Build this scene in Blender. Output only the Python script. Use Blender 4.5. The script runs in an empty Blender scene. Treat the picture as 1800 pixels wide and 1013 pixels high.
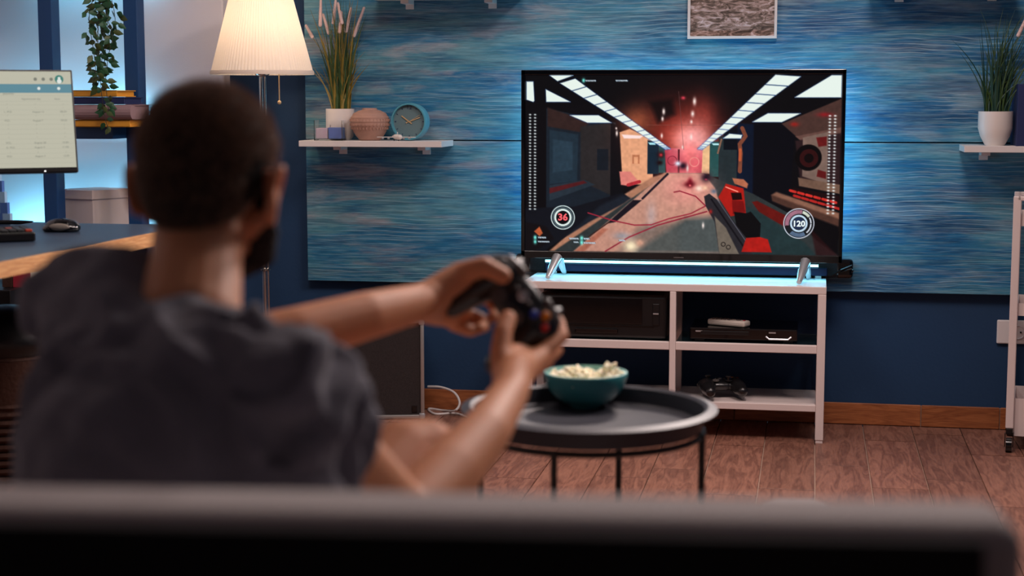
import bpy, bmesh, math, random
import numpy as np
from mathutils import Vector, Matrix, Euler, noise
random.seed(7)
PI = math.pi
S = bpy.context.scene
COL = S.collection

# ------------------------------------------------------------------ camera, world, lights, exposure
FPX = 2850.0
YAW = math.atan(FPX/15400.0); PITCH = math.atan(335.0/FPX)
CAM = Vector((0, 0, 1.1))
FW = Vector((-math.sin(YAW)*math.cos(PITCH), math.cos(YAW)*math.cos(PITCH), -math.sin(PITCH)))
RT = Vector((math.cos(YAW), math.sin(YAW), 0)); UP = RT.cross(FW)
cd = bpy.data.cameras.new('camera'); cam = bpy.data.objects.new('camera', cd); COL.objects.link(cam)
cam.matrix_world = Matrix(((RT.x, UP.x, -FW.x, CAM.x), (RT.y, UP.y, -FW.y, CAM.y), (RT.z, UP.z, -FW.z, CAM.z), (0, 0, 0, 1)))
cd.sensor_width = 36; cd.lens = FPX/1800*36; cd.clip_start = .05
cd.dof.use_dof = True; cd.dof.focus_distance = 5.25; cd.dof.aperture_fstop = 2.9
S.camera = cam
S.view_settings.view_transform = 'Standard'; S.view_settings.look = 'None'
S.view_settings.gamma = 1; S.view_settings.use_curve_mapping = False
S.view_settings.exposure = 0.0
W = bpy.data.worlds.new('world'); S.world = W; W.use_nodes = True
W.node_tree.nodes['Background'].inputs[0].default_value = (.25, .3, .4, 1)
W.node_tree.nodes['Background'].inputs[1].default_value = .05

def area(name, loc, target, sx, sy, power, col):
    l = bpy.data.lights.new(name, 'AREA'); l.shape = 'RECTANGLE'; l.size = sx; l.size_y = sy
    l.energy = power; l.color = col
    o = bpy.data.objects.new(name, l); COL.objects.link(o); o.location = loc
    d = Vector(target)-Vector(loc); o.rotation_euler = d.to_track_quat('-Z', 'Y').to_euler()
    return o
area('ceiling_light_room', (.15, 3.75, 2.5), (-.2, 3.75, 0), .7, .5, 32, (1, .82, .77))
area('fill_light_side', (-1.2, 3.4, 2.5), (-1.6, 5.2, .8), .7, .4, 15, (1, .84, .78))  # unseen fill, added to brighten the white pillar and the desk side
area('key_light_front', (-.10, 4.95, 1.74), (-.5, 1.6, .85), .35, .2, 36, (1, .84, .78))  # unseen key light in mid-air, added to light the man from the front
area('rim_light_right', (1.05, 3.8, 2.25), (-.5, 1.8, .85), .4, .4, 24, (1, .86, .82))  # added area light without a fixture, gives the man's right side a bright rim
area('fill_light_rear', (2.0, .1, 2.4), (.6, 1.2, .4), .4, .4, .6, (.95, .85, .85))  # added weak fill for the right end of the sofa, no lamp there
CY = (.20, .68, 1.0)
# led strips on the rear of the television, shining on the wall
area('tv_led_top', (-.42, 5.372, 1.15), (-.42, 5.6, 1.26), .95, .02, .85, CY)
area('tv_led_left', (-.91, 5.372, .88), (-1.12, 5.6, .88), .02, .5, .65, CY)
area('tv_led_right', (.055, 5.372, .88), (.27, 5.6, .88), .02, .5, 1.0, CY)
area('tv_led_bottom', (-.42, 5.362, .561), (-.42, 5.30, .40), 1.0, .015, 1.5, (.18, .70, 1.0))
# led strips behind the bookshelf
for nm, x, z, w, pw in (('shelf_led_a', -2.41, 1.015, .18, .65), ('shelf_led_b', -2.40, .60, .2, .9), ('shelf_led_c', -2.75, 1.015, .3, .55), ('shelf_led_d', -2.75, .60, .3, .9), ('shelf_led_e', -2.5, 1.52, .5, .35)):
    area(nm, (x, 5.42, z), (x, 5.50, z+.10) if z < 1.5 else (x, 5.5, z-.1), w, .03, pw*1.15, (.20, .68, 1.0))

# ------------------------------------------------------------------ pixel -> world helpers (metres, true depth)
def ray(px, py): return FW + RT*((px-900)/FPX) - UP*((py-506.5)/FPX)
def PY(px, py, Y): r = ray(px, py); return CAM + r*(Y/r.y)
def PZ(px, py, Z): r = ray(px, py); return CAM + r*((Z-1.1)/r.z)
def PD(px, py, d): return CAM + ray(px, py)*d

# ------------------------------------------------------------------ materials
def lin(c):
    c = c/255.0
    return c/12.92 if c <= .04045 else ((c+.055)/1.055)**2.4
def rgb(r, g, b): return (lin(r), lin(g), lin(b), 1)
def mat(name, col, rough=.5, metal=0, spec=.5, noise_s=0, noise_a=.15, bump=0, bump_s=200, sheen=0, sub=0, trans=0, emit=None, es=1, coat=0):
    m = bpy.data.materials.new(name); m.use_nodes = True; N = m.node_tree.nodes; L = m.node_tree.links
    b = N['Principled BSDF']
    b.inputs['Base Color'].default_value = col; b.inputs['Roughness'].default_value = rough
    b.inputs['Metallic'].default_value = metal; b.inputs['Specular IOR Level'].default_value = spec
    b.inputs['Sheen Weight'].default_value = sheen; b.inputs['Coat Weight'].default_value = coat
    b.inputs['Transmission Weight'].default_value = trans
    if sub:
        b.inputs['Subsurface Weight'].default_value = sub; b.inputs['Subsurface Radius'].default_value = (1, .25, .1); b.inputs['Subsurface Scale'].default_value = .012
    if emit: b.inputs['Emission Color'].default_value = emit; b.inputs['Emission Strength'].default_value = es
    if noise_s or bump: tc = N.new('ShaderNodeTexCoord')
    if noise_s:
        n = N.new('ShaderNodeTexNoise'); n.inputs['Scale'].default_value = noise_s; n.inputs['Detail'].default_value = 4
        L.new(tc.outputs['Object'], n.inputs['Vector'])
        r = N.new('ShaderNodeMapRange'); r.inputs[3].default_value = 1-noise_a; r.inputs[4].default_value = 1+noise_a
        L.new(n.outputs['Fac'], r.inputs[0])
        x = N.new('ShaderNodeMix'); x.data_type = 'RGBA'; x.blend_type = 'MULTIPLY'; x.inputs[0].default_value = 1
        x.inputs[6].default_value = col; L.new(r.outputs[0], x.inputs[7]); L.new(x.outputs[2], b.inputs['Base Color'])
    if bump:
        n2 = N.new('ShaderNodeTexNoise'); n2.inputs['Scale'].default_value = bump_s; n2.inputs['Detail'].default_value = 3
        L.new(tc.outputs['Object'], n2.inputs['Vector'])
        bp = N.new('ShaderNodeBump'); bp.inputs['Strength'].default_value = bump; bp.inputs['Distance'].default_value = .002
        L.new(n2.outputs['Fac'], bp.inputs['Height']); L.new(bp.outputs[0], b.inputs['Normal'])
    return m

def wood(name, c1, c2, axis=(1, 12, 12), scale=6, rough=.45):
    m = bpy.data.materials.new(name); m.use_nodes = True; N = m.node_tree.nodes; L = m.node_tree.links; b = N['Principled BSDF']
    tc = N.new('ShaderNodeTexCoord'); oi = N.new('ShaderNodeObjectInfo'); va = N.new('ShaderNodeVectorMath'); va.operation = 'ADD'
    mul = N.new('ShaderNodeMath'); mul.operation = 'MULTIPLY'; mul.inputs[1].default_value = 37
    L.new(oi.outputs['Random'], mul.inputs[0]); L.new(tc.outputs['Object'], va.inputs[0]); L.new(mul.outputs[0], va.inputs[1])
    mp = N.new('ShaderNodeMapping'); mp.inputs['Scale'].default_value = axis; L.new(va.outputs[0], mp.inputs[0])
    n = N.new('ShaderNodeTexNoise'); n.inputs['Scale'].default_value = scale; n.inputs['Detail'].default_value = 5; n.inputs['Distortion'].default_value = 1.2
    L.new(mp.outputs[0], n.inputs['Vector'])
    wv = N.new('ShaderNodeMath'); wv.operation = 'MULTIPLY'; wv.inputs[1].default_value = 7; L.new(n.outputs['Fac'], wv.inputs[0])
    fr = N.new('ShaderNodeMath'); fr.operation = 'PINGPONG'; fr.inputs[1].default_value = 1; L.new(wv.outputs[0], fr.inputs[0])
    n2 = N.new('ShaderNodeTexNoise'); n2.inputs['Scale'].default_value = scale*6; n2.inputs['Detail'].default_value = 3; L.new(mp.outputs[0], n2.inputs['Vector'])
    mx = N.new('ShaderNodeMath'); mx.operation = 'MULTIPLY_ADD'; mx.inputs[1].default_value = .45; L.new(fr.outputs[0], mx.inputs[0])
    m3 = N.new('ShaderNodeMath'); m3.operation = 'MULTIPLY'; m3.inputs[1].default_value = .6; L.new(n2.outputs['Fac'], m3.inputs[0]); L.new(m3.outputs[0], mx.inputs[2])
    cr = N.new('ShaderNodeValToRGB'); cr.color_ramp.elements[0].color = c1; cr.color_ramp.elements[1].color = c2
    cr.color_ramp.elements[0].position = .15; cr.color_ramp.elements[1].position = .85
    L.new(mx.outputs[0], cr.inputs[0])
    r = N.new('ShaderNodeMapRange'); r.inputs[3].default_value = .85; r.inputs[4].default_value = 1.12; L.new(oi.outputs['Random'], r.inputs[0])
    x = N.new('ShaderNodeMix'); x.data_type = 'RGBA'; x.blend_type = 'MULTIPLY'; x.inputs[0].default_value = 1
    L.new(cr.outputs[0], x.inputs[6]); L.new(r.outputs[0], x.inputs[7]); L.new(x.outputs[2], b.inputs['Base Color'])
    b.inputs['Roughness'].default_value = rough
    bp = N.new('ShaderNodeBump'); bp.inputs['Strength'].default_value = .15; bp.inputs['Distance'].default_value = .002
    L.new(mx.outputs[0], bp.inputs['Height']); L.new(bp.outputs[0], b.inputs['Normal'])
    return m

def painted_board():
    m = bpy.data.materials.new('painted_board'); m.use_nodes = True; N = m.node_tree.nodes; L = m.node_tree.links; b = N['Principled BSDF']
    geo = N.new('ShaderNodeNewGeometry')
    def nz(sc, detail, axis, dist=0, off=(0, 0, 0)):
        mp = N.new('ShaderNodeMapping'); mp.inputs['Scale'].default_value = axis; mp.inputs['Location'].default_value = off
        L.new(geo.outputs['Position'], mp.inputs[0])
        n = N.new('ShaderNodeTexNoise'); n.inputs['Scale'].default_value = sc; n.inputs['Detail'].default_value = detail; n.inputs['Distortion'].default_value = dist
        n.inputs['Roughness'].default_value = .6
        L.new(mp.outputs[0], n.inputs['Vector']); return n.outputs['Fac']
    def ramp(f, stops):
        cr = N.new('ShaderNodeValToRGB'); e = cr.color_ramp.elements
        e[0].position, e[0].color = stops[0]; e[1].position, e[1].color = stops[-1]
        for p, c in stops[1:-1]: q = e.new(p); q.color = c
        L.new(f, cr.inputs[0]); return cr.outputs[0]
    def mix(fac, a, c, mode='MIX'):
        x = N.new('ShaderNodeMix'); x.data_type = 'RGBA'; x.blend_type = mode
        for s, v in ((0, fac), (6, a), (7, c)):
            if hasattr(v, 'links') or hasattr(v, 'is_linked'): L.new(v, x.inputs[s])
            else: x.inputs[s].default_value = v
        return x.outputs[2]
    big = nz(1.5, 7, (1.1, 1, 5.2), .5)
    base = ramp(big, [(.30, rgb(14, 78, 118)), (.43, rgb(32, 110, 146)), (.54, rgb(74, 134, 150)), (.70, rgb(120, 156, 160))])
    pk = nz(3.0, 6, (1.1, 1, 6), .5, (3, 0, 7))
    pf = ramp(pk, [(.52, (0, 0, 0, 1)), (.68, (.8, .8, .8, 1))])
    c = mix(pf, base, rgb(160, 152, 156))
    sx0_ = N.new('ShaderNodeSeparateXYZ'); L.new(geo.outputs['Position'], sx0_.inputs[0])
    mr = N.new('ShaderNodeMapRange'); mr.inputs[1].default_value = -1.5; mr.inputs[2].default_value = -.4; mr.inputs[3].default_value = .12; mr.inputs[4].default_value = .55; L.new(sx0_.outputs['X'], mr.inputs[0])
    c = mix(mr.outputs[0], c, mix(1.0, c, (.30, .82, 1.12, 1), 'MULTIPLY'))
    dk = nz(2.6, 6, (.8, 1, 7), .6, (9, 0, 4))
    df = ramp(dk, [(.50, (0, 0, 0, 1)), (.66, (.75, .75, .75, 1))])
    c = mix(df, c, rgb(10, 68, 108))
    fine = nz(9, 4, (1.0, 1, 22), .3, (1, 0, 2))
    ff = ramp(fine, [(.46, (0, 0, 0, 1)), (.70, (.5, .5, .5, 1))])
    c = mix(ff, c, rgb(138, 178, 190))
    # raised grain lines that wander slowly up and down
    sx = N.new('ShaderNodeSeparateXYZ'); L.new(geo.outputs['Position'], sx.inputs[0])
    wn = nz(1.6, 3, (1, 1, 2.5), .2, (5, 1, 1))
    def mth(op, a_, b_=None, c_=None):
        q = N.new('ShaderNodeMath'); q.operation = op
        for i_, v in enumerate((a_, b_, c_)):
            if v is None: continue
            if hasattr(v, 'is_linked'): L.new(v, q.inputs[i_])
            else: q.inputs[i_].default_value = v
        return q.outputs[0]
    ph = mth('MULTIPLY_ADD', wn, .075, sx.outputs['Z']); sn = mth('SINE', mth('MULTIPLY', ph, 430.0))
    gm = ramp(nz(2.2, 4, (1, 1, 4), .2, (2, 8, 3)), [(.44, (0, 0, 0, 1)), (.60, (1, 1, 1, 1))])
    ln = mth('MULTIPLY', mth('POWER', mth('MAXIMUM', sn, 0.0), 5.0), gm)
    ln2 = mth('MULTIPLY', ln, .30)
    c = mix(ln2, c, rgb(170, 205, 220))
    st = nz(30, 3, (.5, 1, 8), .2, (9, 2, 4))
    sf = ramp(st, [(.36, (.80, .80, .80, 1)), (.6, (1.1, 1.1, 1.1, 1))])
    c = mix(1.0, c, sf, 'MULTIPLY')
    L.new(c, b.inputs['Base Color']); b.inputs['Roughness'].default_value = .45
    bp = N.new('ShaderNodeBump'); bp.inputs['Strength'].default_value = .35; bp.inputs['Distance'].default_value = .003
    L.new(ln, bp.inputs['Height']); L.new(bp.outputs[0], b.inputs['Normal'])
    return m

M = dict(
    white=mat('white_paint', rgb(222, 216, 214), .45), wallwhite=mat('white_wall', rgb(226, 218, 220), .8, bump=.2),
    wallblue=mat('blue_wall', rgb(19, 56, 92), .75, noise_s=3, noise_a=.1, bump=.25, bump_s=90),
    ceiling=mat('ceiling_paint', rgb(190, 188, 190), .9),
    navy=mat('navy_shelf', rgb(8, 64, 116), .5), board=painted_board(),
    floor=wood('floor_tile_wood', rgb(96, 60, 50), rgb(150, 104, 86), (9, 1.2, 9), 3.2, .42),
    grout=mat('grout', rgb(185, 155, 138), .8), skirt=wood('skirting_wood', rgb(128, 68, 36), rgb(176, 106, 62), (1.5, 12, 14), 3, .45),
    oak=wood('desk_edge_wood', rgb(190, 130, 80), rgb(225, 175, 120), (8, 1.2, 14), 5, .5),
    desk=mat('desk_laminate', rgb(48, 62, 82), .35, noise_s=8, noise_a=.06),
    metalw=mat('white_metal', rgb(226, 210, 206), .38), silver=mat('silver', rgb(205, 208, 212), .32, .7),
    chrome=mat('chrome', rgb(220, 215, 208), .18, 1), alu=mat('aluminium', rgb(195, 190, 186), .35, .8),
    black=mat('black_plastic', rgb(14, 14, 16), .35), gloss=mat('gloss_black', rgb(6, 6, 8), .12, coat=.5),
    tray=mat('tray_metal', rgb(46, 47, 56), .5, bump=.1, bump_s=500), trayleg=mat('table_leg_metal', rgb(12, 12, 14), .5),
    glass=mat('clear_glass', (1, 1, 1, 1), .02, trans=1), smoke=mat('smoked_glass', rgb(90, 130, 140), .06, trans=.9),
    bowl=mat('bowl_glaze', rgb(62, 144, 148), .3, coat=.3), bowlin=mat('bowl_inner', rgb(120, 180, 178), .35),
    corn=mat('popcorn', rgb(255, 246, 218), .7, noise_s=40, noise_a=.12, sub=.2),
    fabric=mat('sofa_fabric', rgb(172, 160, 158), .9, noise_s=60, noise_a=.1, bump=.4, bump_s=700, sheen=.3),
    fabricd=mat('sofa_back_lining', rgb(13, 12, 13), .95, bump=.3, bump_s=600),
    cloth=mat('amplifier_cloth', rgb(46, 38, 38), .95, noise_s=220, noise_a=.5, bump=.5, bump_s=700),
    shirt=mat('tshirt_cotton', rgb(98, 96, 108), .95, noise_s=140, noise_a=.16, bump=.45, bump_s=420, sheen=.15),
    short=mat('shorts_cotton', rgb(28, 30, 38), .95),
    skin=mat('skin', rgb(208, 140, 100), .58, noise_s=25, noise_a=.1, sub=.3, bump=.12, bump_s=250),
    hair=mat('hair', rgb(26, 18, 13), .75, spec=.25, noise_s=300, noise_a=.5),
    beard=mat('beard', rgb(22, 13, 10), .85, noise_s=400, noise_a=.5, bump=1, bump_s=600),
    eye=mat('eye_white', rgb(225, 220, 215), .2), iris=mat('iris', rgb(60, 36, 20), .2),
    pad=mat('gamepad_plastic', rgb(24, 23, 25), .3, coat=.2), padgrey=mat('gamepad_grey', rgb(92, 86, 84), .25),
    clay=mat('vase_clay', rgb(176, 136, 120), .7, noise_s=18, noise_a=.25, bump=.6, bump_s=60),
    potw=mat('pot_white', rgb(228, 220, 214), .35), clockb=mat('clock_rim', rgb(82, 156, 176), .35), dial=mat('clock_dial', rgb(98, 124, 130), .6),
    gold=mat('clock_hand', rgb(225, 190, 140), .35, .3), wax=mat('blue_wax', rgb(104, 128, 190), .45, sub=.2), waxw=mat('pale_wax', rgb(214, 200, 214), .5, sub=.2),
    grassg=mat('grass_green', rgb(52, 78, 34), .5), grasso=mat('grass_olive', rgb(132, 112, 42), .5), grassd=mat('grass_dark', rgb(18, 58, 46), .5),
    seed=mat('seed_head', rgb(225, 196, 190), .9, noise_s=300, noise_a=.3, bump=1, bump_s=400),
    leaf=mat('leaf_green', rgb(30, 78, 48), .5, noise_s=60, noise_a=.3), leafo=mat('leaf_olive', rgb(70, 84, 44), .5), stem=mat('vine_stem', rgb(50, 52, 34), .7),
    yellow=mat('yellow_cover', rgb(226, 158, 48), .6), bnavy=mat('navy_cover', rgb(22, 36, 84), .6), mauve=mat('mauve_cover', rgb(150, 122, 126), .6), pages=mat('pages', rgb(225, 215, 195), .9),
    carton=mat('box_card', rgb(220, 204, 198), .8), red=mat('red_cover', rgb(170, 40, 60), .5), wicker=mat('wicker', rgb(62, 32, 18), .8, bump=1, bump_s=80),
    remote=mat('remote_grey', rgb(205, 195, 185), .4), cable=mat('white_cable', rgb(215, 205, 200), .5),
    btn_b=mat('button_blue', rgb(60, 80, 190), .15, coat=1), btn_y=mat('button_amber', rgb(230, 140, 30), .15, coat=1), btn_g=mat('button_green', rgb(110, 150, 40), .15, coat=1), btn_r=mat('button_red', rgb(200, 40, 25), .15, coat=1),
    led=mat('led_diffuser', (.2, .6, .8, 1), .4, emit=(.28, .85, 1, 1), es=4.0), barb=mat('bar_metal', rgb(16, 30, 62), .35, .3),
    bulb=mat('bulb', (1, .9, .7, 1), .4, emit=(1, .72, .42, 1), es=12), standby=mat('standby_light', (1, 1, 1, 1), .4, emit=(1, 1, 1, 1), es=2),
    key=mat('key_cap', rgb(34, 34, 38), .45), keyr=mat('key_red', rgb(170, 60, 40), .45), mousep=mat('mouse_side', rgb(150, 140, 130), .5, bump=1, bump_s=900),
    check1=mat('checked_blue', rgb(70, 110, 180), .7), check2=mat('checked_pale', rgb(150, 190, 225), .7),
    fac=mat('socket_plastic', rgb(225, 215, 212), .35), hole=mat('socket_hole', rgb(20, 18, 18), .6),
)
M['glass'].node_tree.nodes['Principled BSDF'].inputs['IOR'].default_value = 1.12
# pleated lamp shade: light passes through the cloth
def shade_mat():
    m = bpy.data.materials.new('lampshade_cloth'); m.use_nodes = True; N = m.node_tree.nodes; L = m.node_tree.links
    o = N['Material Output']; d = N.new('ShaderNodeBsdfDiffuse'); t = N.new('ShaderNodeBsdfTranslucent'); x = N.new('ShaderNodeMixShader')
    d.inputs[0].default_value = (.9, .82, .74, 1); t.inputs[0].default_value = (.95, .86, .76, 1); x.inputs[0].default_value = .36
    L.new(d.outputs[0], x.inputs[1]); L.new(t.outputs[0], x.inputs[2]); L.new(x.outputs[0], o.inputs[0]); return m
M['shade'] = shade_mat()
def attr_emit(name, strength):
    m = bpy.data.materials.new(name); m.use_nodes = True; N = m.node_tree.nodes; L = m.node_tree.links; b = N['Principled BSDF']
    a = N.new('ShaderNodeVertexColor'); a.layer_name = 'picture'
    b.inputs['Base Color'].default_value = (.003, .003, .003, 1); b.inputs['Roughness'].default_value = .3; b.inputs['Specular IOR Level'].default_value = .15
    L.new(a.outputs[0], b.inputs['Emission Color']); b.inputs['Emission Strength'].default_value = strength; return m

# ------------------------------------------------------------------ mesh builder
class MB:
    def __init__(s): s.v = []; s.f = []; s.m = []; s.mi = 0
    def raw(s, V, Fc, T=None):
        o = len(s.v)
        s.v += [tuple(T @ Vector(p)) if T is not None else tuple(p) for p in V]
        s.f += [tuple(i+o for i in f) for f in Fc]; s.m += [s.mi]*len(Fc); return s
    def box(s, c, d, T=None, bev=0):
        c = Vector(c); d = Vector(d)/2
        if bev:
            bm = bmesh.new(); bmesh.ops.create_cube(bm, size=1)
            for v in bm.verts: v.co = Vector((v.co.x*d.x*2, v.co.y*d.y*2, v.co.z*d.z*2))+c
            bmesh.ops.bevel(bm, geom=bm.edges[:], offset=bev, segments=3 if bev > .01 else 2, affect='EDGES', profile=.5)
            bm.verts.index_update(); V = [v.co.copy() for v in bm.verts]; Fc = [[v.index for v in f.verts] for f in bm.faces]; bm.free()
            return s.raw(V, Fc, T)
        V = [c+Vector((x*d.x, y*d.y, z*d.z)) for x in (-1, 1) for y in (-1, 1) for z in (-1, 1)]
        return s.raw(V, [(0, 1, 3, 2), (4, 6, 7, 5), (0, 4, 5, 1), (2, 3, 7, 6), (0, 2, 6, 4), (1, 5, 7, 3)], T)
    def lathe(s, prof, n=32, T=None, pleat=0, cap=True):
        V = []; Fc = []
        for r, z in prof:
            for k in range(n):
                a = 2*PI*k/n; rr = r*(1+(pleat if k % 2 else 0)); V.append((rr*math.cos(a), rr*math.sin(a), z))
        for i in range(len(prof)-1):
            for k in range(n):
                Fc.append((i*n+k, i*n+(k+1) % n, (i+1)*n+(k+1) % n, (i+1)*n+k))
        if prof[0][0] > 1e-6 and not pleat and cap: Fc.append(tuple(range(n-1, -1, -1)))
        if prof[-1][0] > 1e-6 and not pleat and cap: Fc.append(tuple(range((len(prof)-1)*n, len(prof)*n)))
        return s.raw(V, Fc, T)
    def tube(s, pts, r, n=8, T=None, cap=True):
        P = [Vector(p) for p in pts]; R = r if isinstance(r, (list, tuple)) else [r]*len(P); V = []; Fc = []
        d0 = (P[1]-P[0]).normalized(); a = Vector((0, 0, 1)) if abs(d0.z) < .9 else Vector((1, 0, 0)); u = d0.cross(a).normalized()
        for i, p in enumerate(P):
            d = (P[min(i+1, len(P)-1)]-P[max(i-1, 0)]).normalized()
            u = (u-d*u.dot(d)).normalized(); w = d.cross(u)
            for k in range(n):
                t = 2*PI*k/n; V.append(p+(u*math.cos(t)+w*math.sin(t))*R[i])
        for i in range(len(P)-1):
            for k in range(n): Fc.append((i*n+k, i*n+(k+1) % n, (i+1)*n+(k+1) % n, (i+1)*n+k))
        if cap: Fc.append(tuple(range(n-1, -1, -1))); Fc.append(tuple(range((len(P)-1)*n, len(P)*n)))
        return s.raw(V, Fc, T)
    def ell(s, c, r, T=None, nu=20, nv=12, R=None):
        if not hasattr(r, '__len__'): r = (r, r, r)
        V = []; Fc = []; c = Vector(c)
        for i in range(nv+1):
            ph = PI*i/nv
            for k in range(nu):
                a = 2*PI*k/nu; p = Vector((r[0]*math.sin(ph)*math.cos(a), r[1]*math.sin(ph)*math.sin(a), r[2]*math.cos(ph)))
                if R is not None: p = R @ p
                V.append(c+p)
        for i in range(nv):
            for k in range(nu): Fc.append((i*nu+k, (i+1)*nu+k, (i+1)*nu+(k+1) % nu, i*nu+(k+1) % nu))
        return s.raw(V, Fc, T)
    def cone(s, a, b, ra, rb, T=None, n=16):          # round-ended tapered limb
        a = Vector(a); b = Vector(b); d = b-a; L_ = d.length
        q = d.to_track_quat('Z', 'Y').to_matrix(); V = []; Fc = []; rings = []
        for i in range(7): t = PI/2*i/6; rings.append((ra*math.sin(t), -ra*math.cos(t)))
        for i in range(7): t = PI/2*(1-i/6); rings.append((rb*math.sin(t), L_+rb*math.cos(t)))
        for r, z in rings:
            for k in range(n):
                t = 2*PI*k/n; V.append(a+q @ Vector((r*math.cos(t), r*math.sin(t), z)))
        for i in range(len(rings)-1):
            for k in range(n): Fc.append((i*n+k, i*n+(k+1) % n, (i+1)*n+(k+1) % n, (i+1)*n+k))
        return s.raw(V, Fc, T)
    def chain(s, pts, T=None):                         # [(pos, r), ...]
        for (a, ra), (b, rb) in zip(pts[:-1], pts[1:]): s.cone(a, b, ra, rb, T)
        return s
    def prism(s, poly, y0, y1, T=None):                # xz polygon extruded in y
        n = len(poly); V = [(x, y0, z) for x, z in poly]+[(x, y1, z) for x, z in poly]
        Fc = [tuple(range(n)), tuple(range(2*n-1, n-1, -1))]+[(i, i+n, (i+1) % n+n, (i+1) % n) for i in range(n)]
        return s.raw(V, Fc, T)
    def mesh(s, name, mats, smooth=False):
        me = bpy.data.meshes.new(name); me.from_pydata(s.v, [], s.f)
        for m_ in (mats if isinstance(mats, (list, tuple)) else [mats]): me.materials.append(m_)
        me.polygons.foreach_set('material_index', s.m)
        bm = bmesh.new(); bm.from_mesh(me); bmesh.ops.recalc_face_normals(bm, faces=bm.faces[:]); bm.to_mesh(me); bm.free()
        if smooth:
            me.polygons.foreach_set('use_smooth', [True]*len(me.polygons))
            try: me.set_sharp_from_angle(angle=math.radians(40 if smooth is True else smooth))
            except Exception: pass
        return me
    def build(s, name, mats, parent=None, smooth=False):
        o = bpy.data.objects.new(name, s.mesh(name, mats, smooth)); COL.objects.link(o)
        if parent is not None: o.parent = parent
        return o
def thing(name, label, cat, loc=(0, 0, 0), rz=0, group=None):
    o = bpy.data.objects.new(name, None); COL.objects.link(o); o.empty_display_size = .05
    o.location = loc; o.rotation_euler = (0, 0, rz); o['label'] = label; o['category'] = cat
    if group: o['group'] = group
    return o
def tag(o, label, cat, group=None, kind=None):
    o['label'] = label; o['category'] = cat
    if group: o['group'] = group
    if kind: o['kind'] = kind
    return o
def struct(name, mb, m, parent=None, smooth=False):
    o = mb.build(name, m, parent, smooth)
    if parent is None: o['kind'] = 'structure'
    return o
def remesh(mb, voxel, smooth_it=6, dec=None):
    me = mb.mesh('tmp', []); o = bpy.data.objects.new('tmp', me); COL.objects.link(o)
    md = o.modifiers.new('r', 'REMESH'); md.mode = 'VOXEL'; md.voxel_size = voxel
    if smooth_it: sm = o.modifiers.new('s', 'SMOOTH'); sm.factor = .5; sm.iterations = smooth_it
    dg = bpy.context.evaluated_depsgraph_get(); out = bpy.data.meshes.new_from_object(o.evaluated_get(dg))
    bpy.data.objects.remove(o); bpy.data.meshes.remove(me)
    out.polygons.foreach_set('use_smooth', [True]*len(out.polygons)); return out
def link_mesh(name, me, m, parent):
    me.name = name; me.materials.clear(); me.materials.append(m)
    o = bpy.data.objects.new(name, me); COL.objects.link(o); o.parent = parent; return o
def text_mesh(body, size, align='LEFT', bold=0):
    c = bpy.data.curves.new('t', 'FONT'); c.body = body; c.size = size; c.align_x = align; c.resolution_u = 2; c.offset = bold*size
    o = bpy.data.objects.new('t', c); COL.objects.link(o); dg = bpy.context.evaluated_depsgraph_get()
    me = bpy.data.meshes.new_from_object(o.evaluated_get(dg)); bpy.data.objects.remove(o)
    V = [v.co.copy() for v in me.vertices]; Fc = [tuple(p.vertices) for p in me.polygons]; bpy.data.meshes.remove(me); return V, Fc

# ------------------------------------------------------------------ room shell
WY = 5.52
XL, XR, YB, ZC = -3.15, 2.1, -1.4, 2.62
struct('floor', MB().box((.5*(XL+XR), .5*(YB+WY), -.06), (XR-XL, WY-YB, .108)), M['grout'])
fl = bpy.data.objects['floor']
plank = MB().box((0, 0, 0), (.1555, .645, .010), bev=.0015).mesh('floor_tile', M['floor'])
k = 0
for i in range(33):
    x = -3.065+.1585*i; off = (0, .26, .13, .42, .33)[i % 5]
    y = WY-.325-off+.65
    while y > 1.6:
        if y+.3225 > WY-.002:
            hi = WY-.003; lo = y-.3225
            if hi-lo > .03: MB().box((0, 0, 0), (.1555, hi-lo, .010)).build('floor_tile', M['floor'], fl).location = (x, .5*(hi+lo), -.003)
        else:
            o = bpy.data.objects.new('floor_tile', plank); COL.objects.link(o); o.parent = fl; o.location = (x, y, -.003)
        y -= .65
PX0 = -2.039
struct('wall_back', MB().box((.5*(PX0+XR), WY+.06, ZC/2), (XR-PX0, .12, ZC)), M['wallblue'])
struct('wall_back_white', MB().box((.5*(PX0+XL), WY+.06, ZC/2), (PX0-XL, .12, ZC)), M['wallwhite'])
struct('trim_pillar', MB().box((.5*(-2.335+PX0), WY-.03, ZC/2), (PX0+2.335, .06, ZC), bev=.004), M['wallwhite'])
struct('wall_left', MB().box((XL-.06, .5*(YB+WY), ZC/2), (.12, WY-YB, ZC)), M['wallwhite'])
struct('wall_right', MB().box((XR+.06, .5*(YB+WY), ZC/2), (.12, WY-YB, ZC)), M['wallblue'])
struct('wall_rear', MB().box((.5*(XL+XR), YB-.06, ZC/2), (XR-XL, .12, ZC)), M['wallblue'])
struct('ceiling', MB().box((.5*(XL+XR), .5*(YB+WY), ZC+.05), (XR-XL, WY-YB, .1)), M['ceiling'])
bb = struct('baseboard_back', MB().box((.5*(PX0+XR), WY-.004, .0375), (XR-PX0, .006, .07)), M['grout'])
seams = [PX0+.01, PY(1619, 720, 5.507).x-4*.62, PY(1619, 720, 5.507).x-3*.62, PY(1619, 720, 5.507).x-2*.62, PY(1619, 720, 5.507).x-.62, PY(1619, 720, 5.507).x, PY(1757, 740, 5.507).x, 1.25, 1.9]
seams = sorted(s_ for s_ in seams if s_ >= PX0)
for a, b in zip(seams[:-1], seams[1:]):
    MB().box((0, 0, 0), (b-a-.003, .010, .072), bev=.002).build('skirting_tile', M['skirt'], bb).location = (.5*(a+b), WY-.011, .040)

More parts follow.
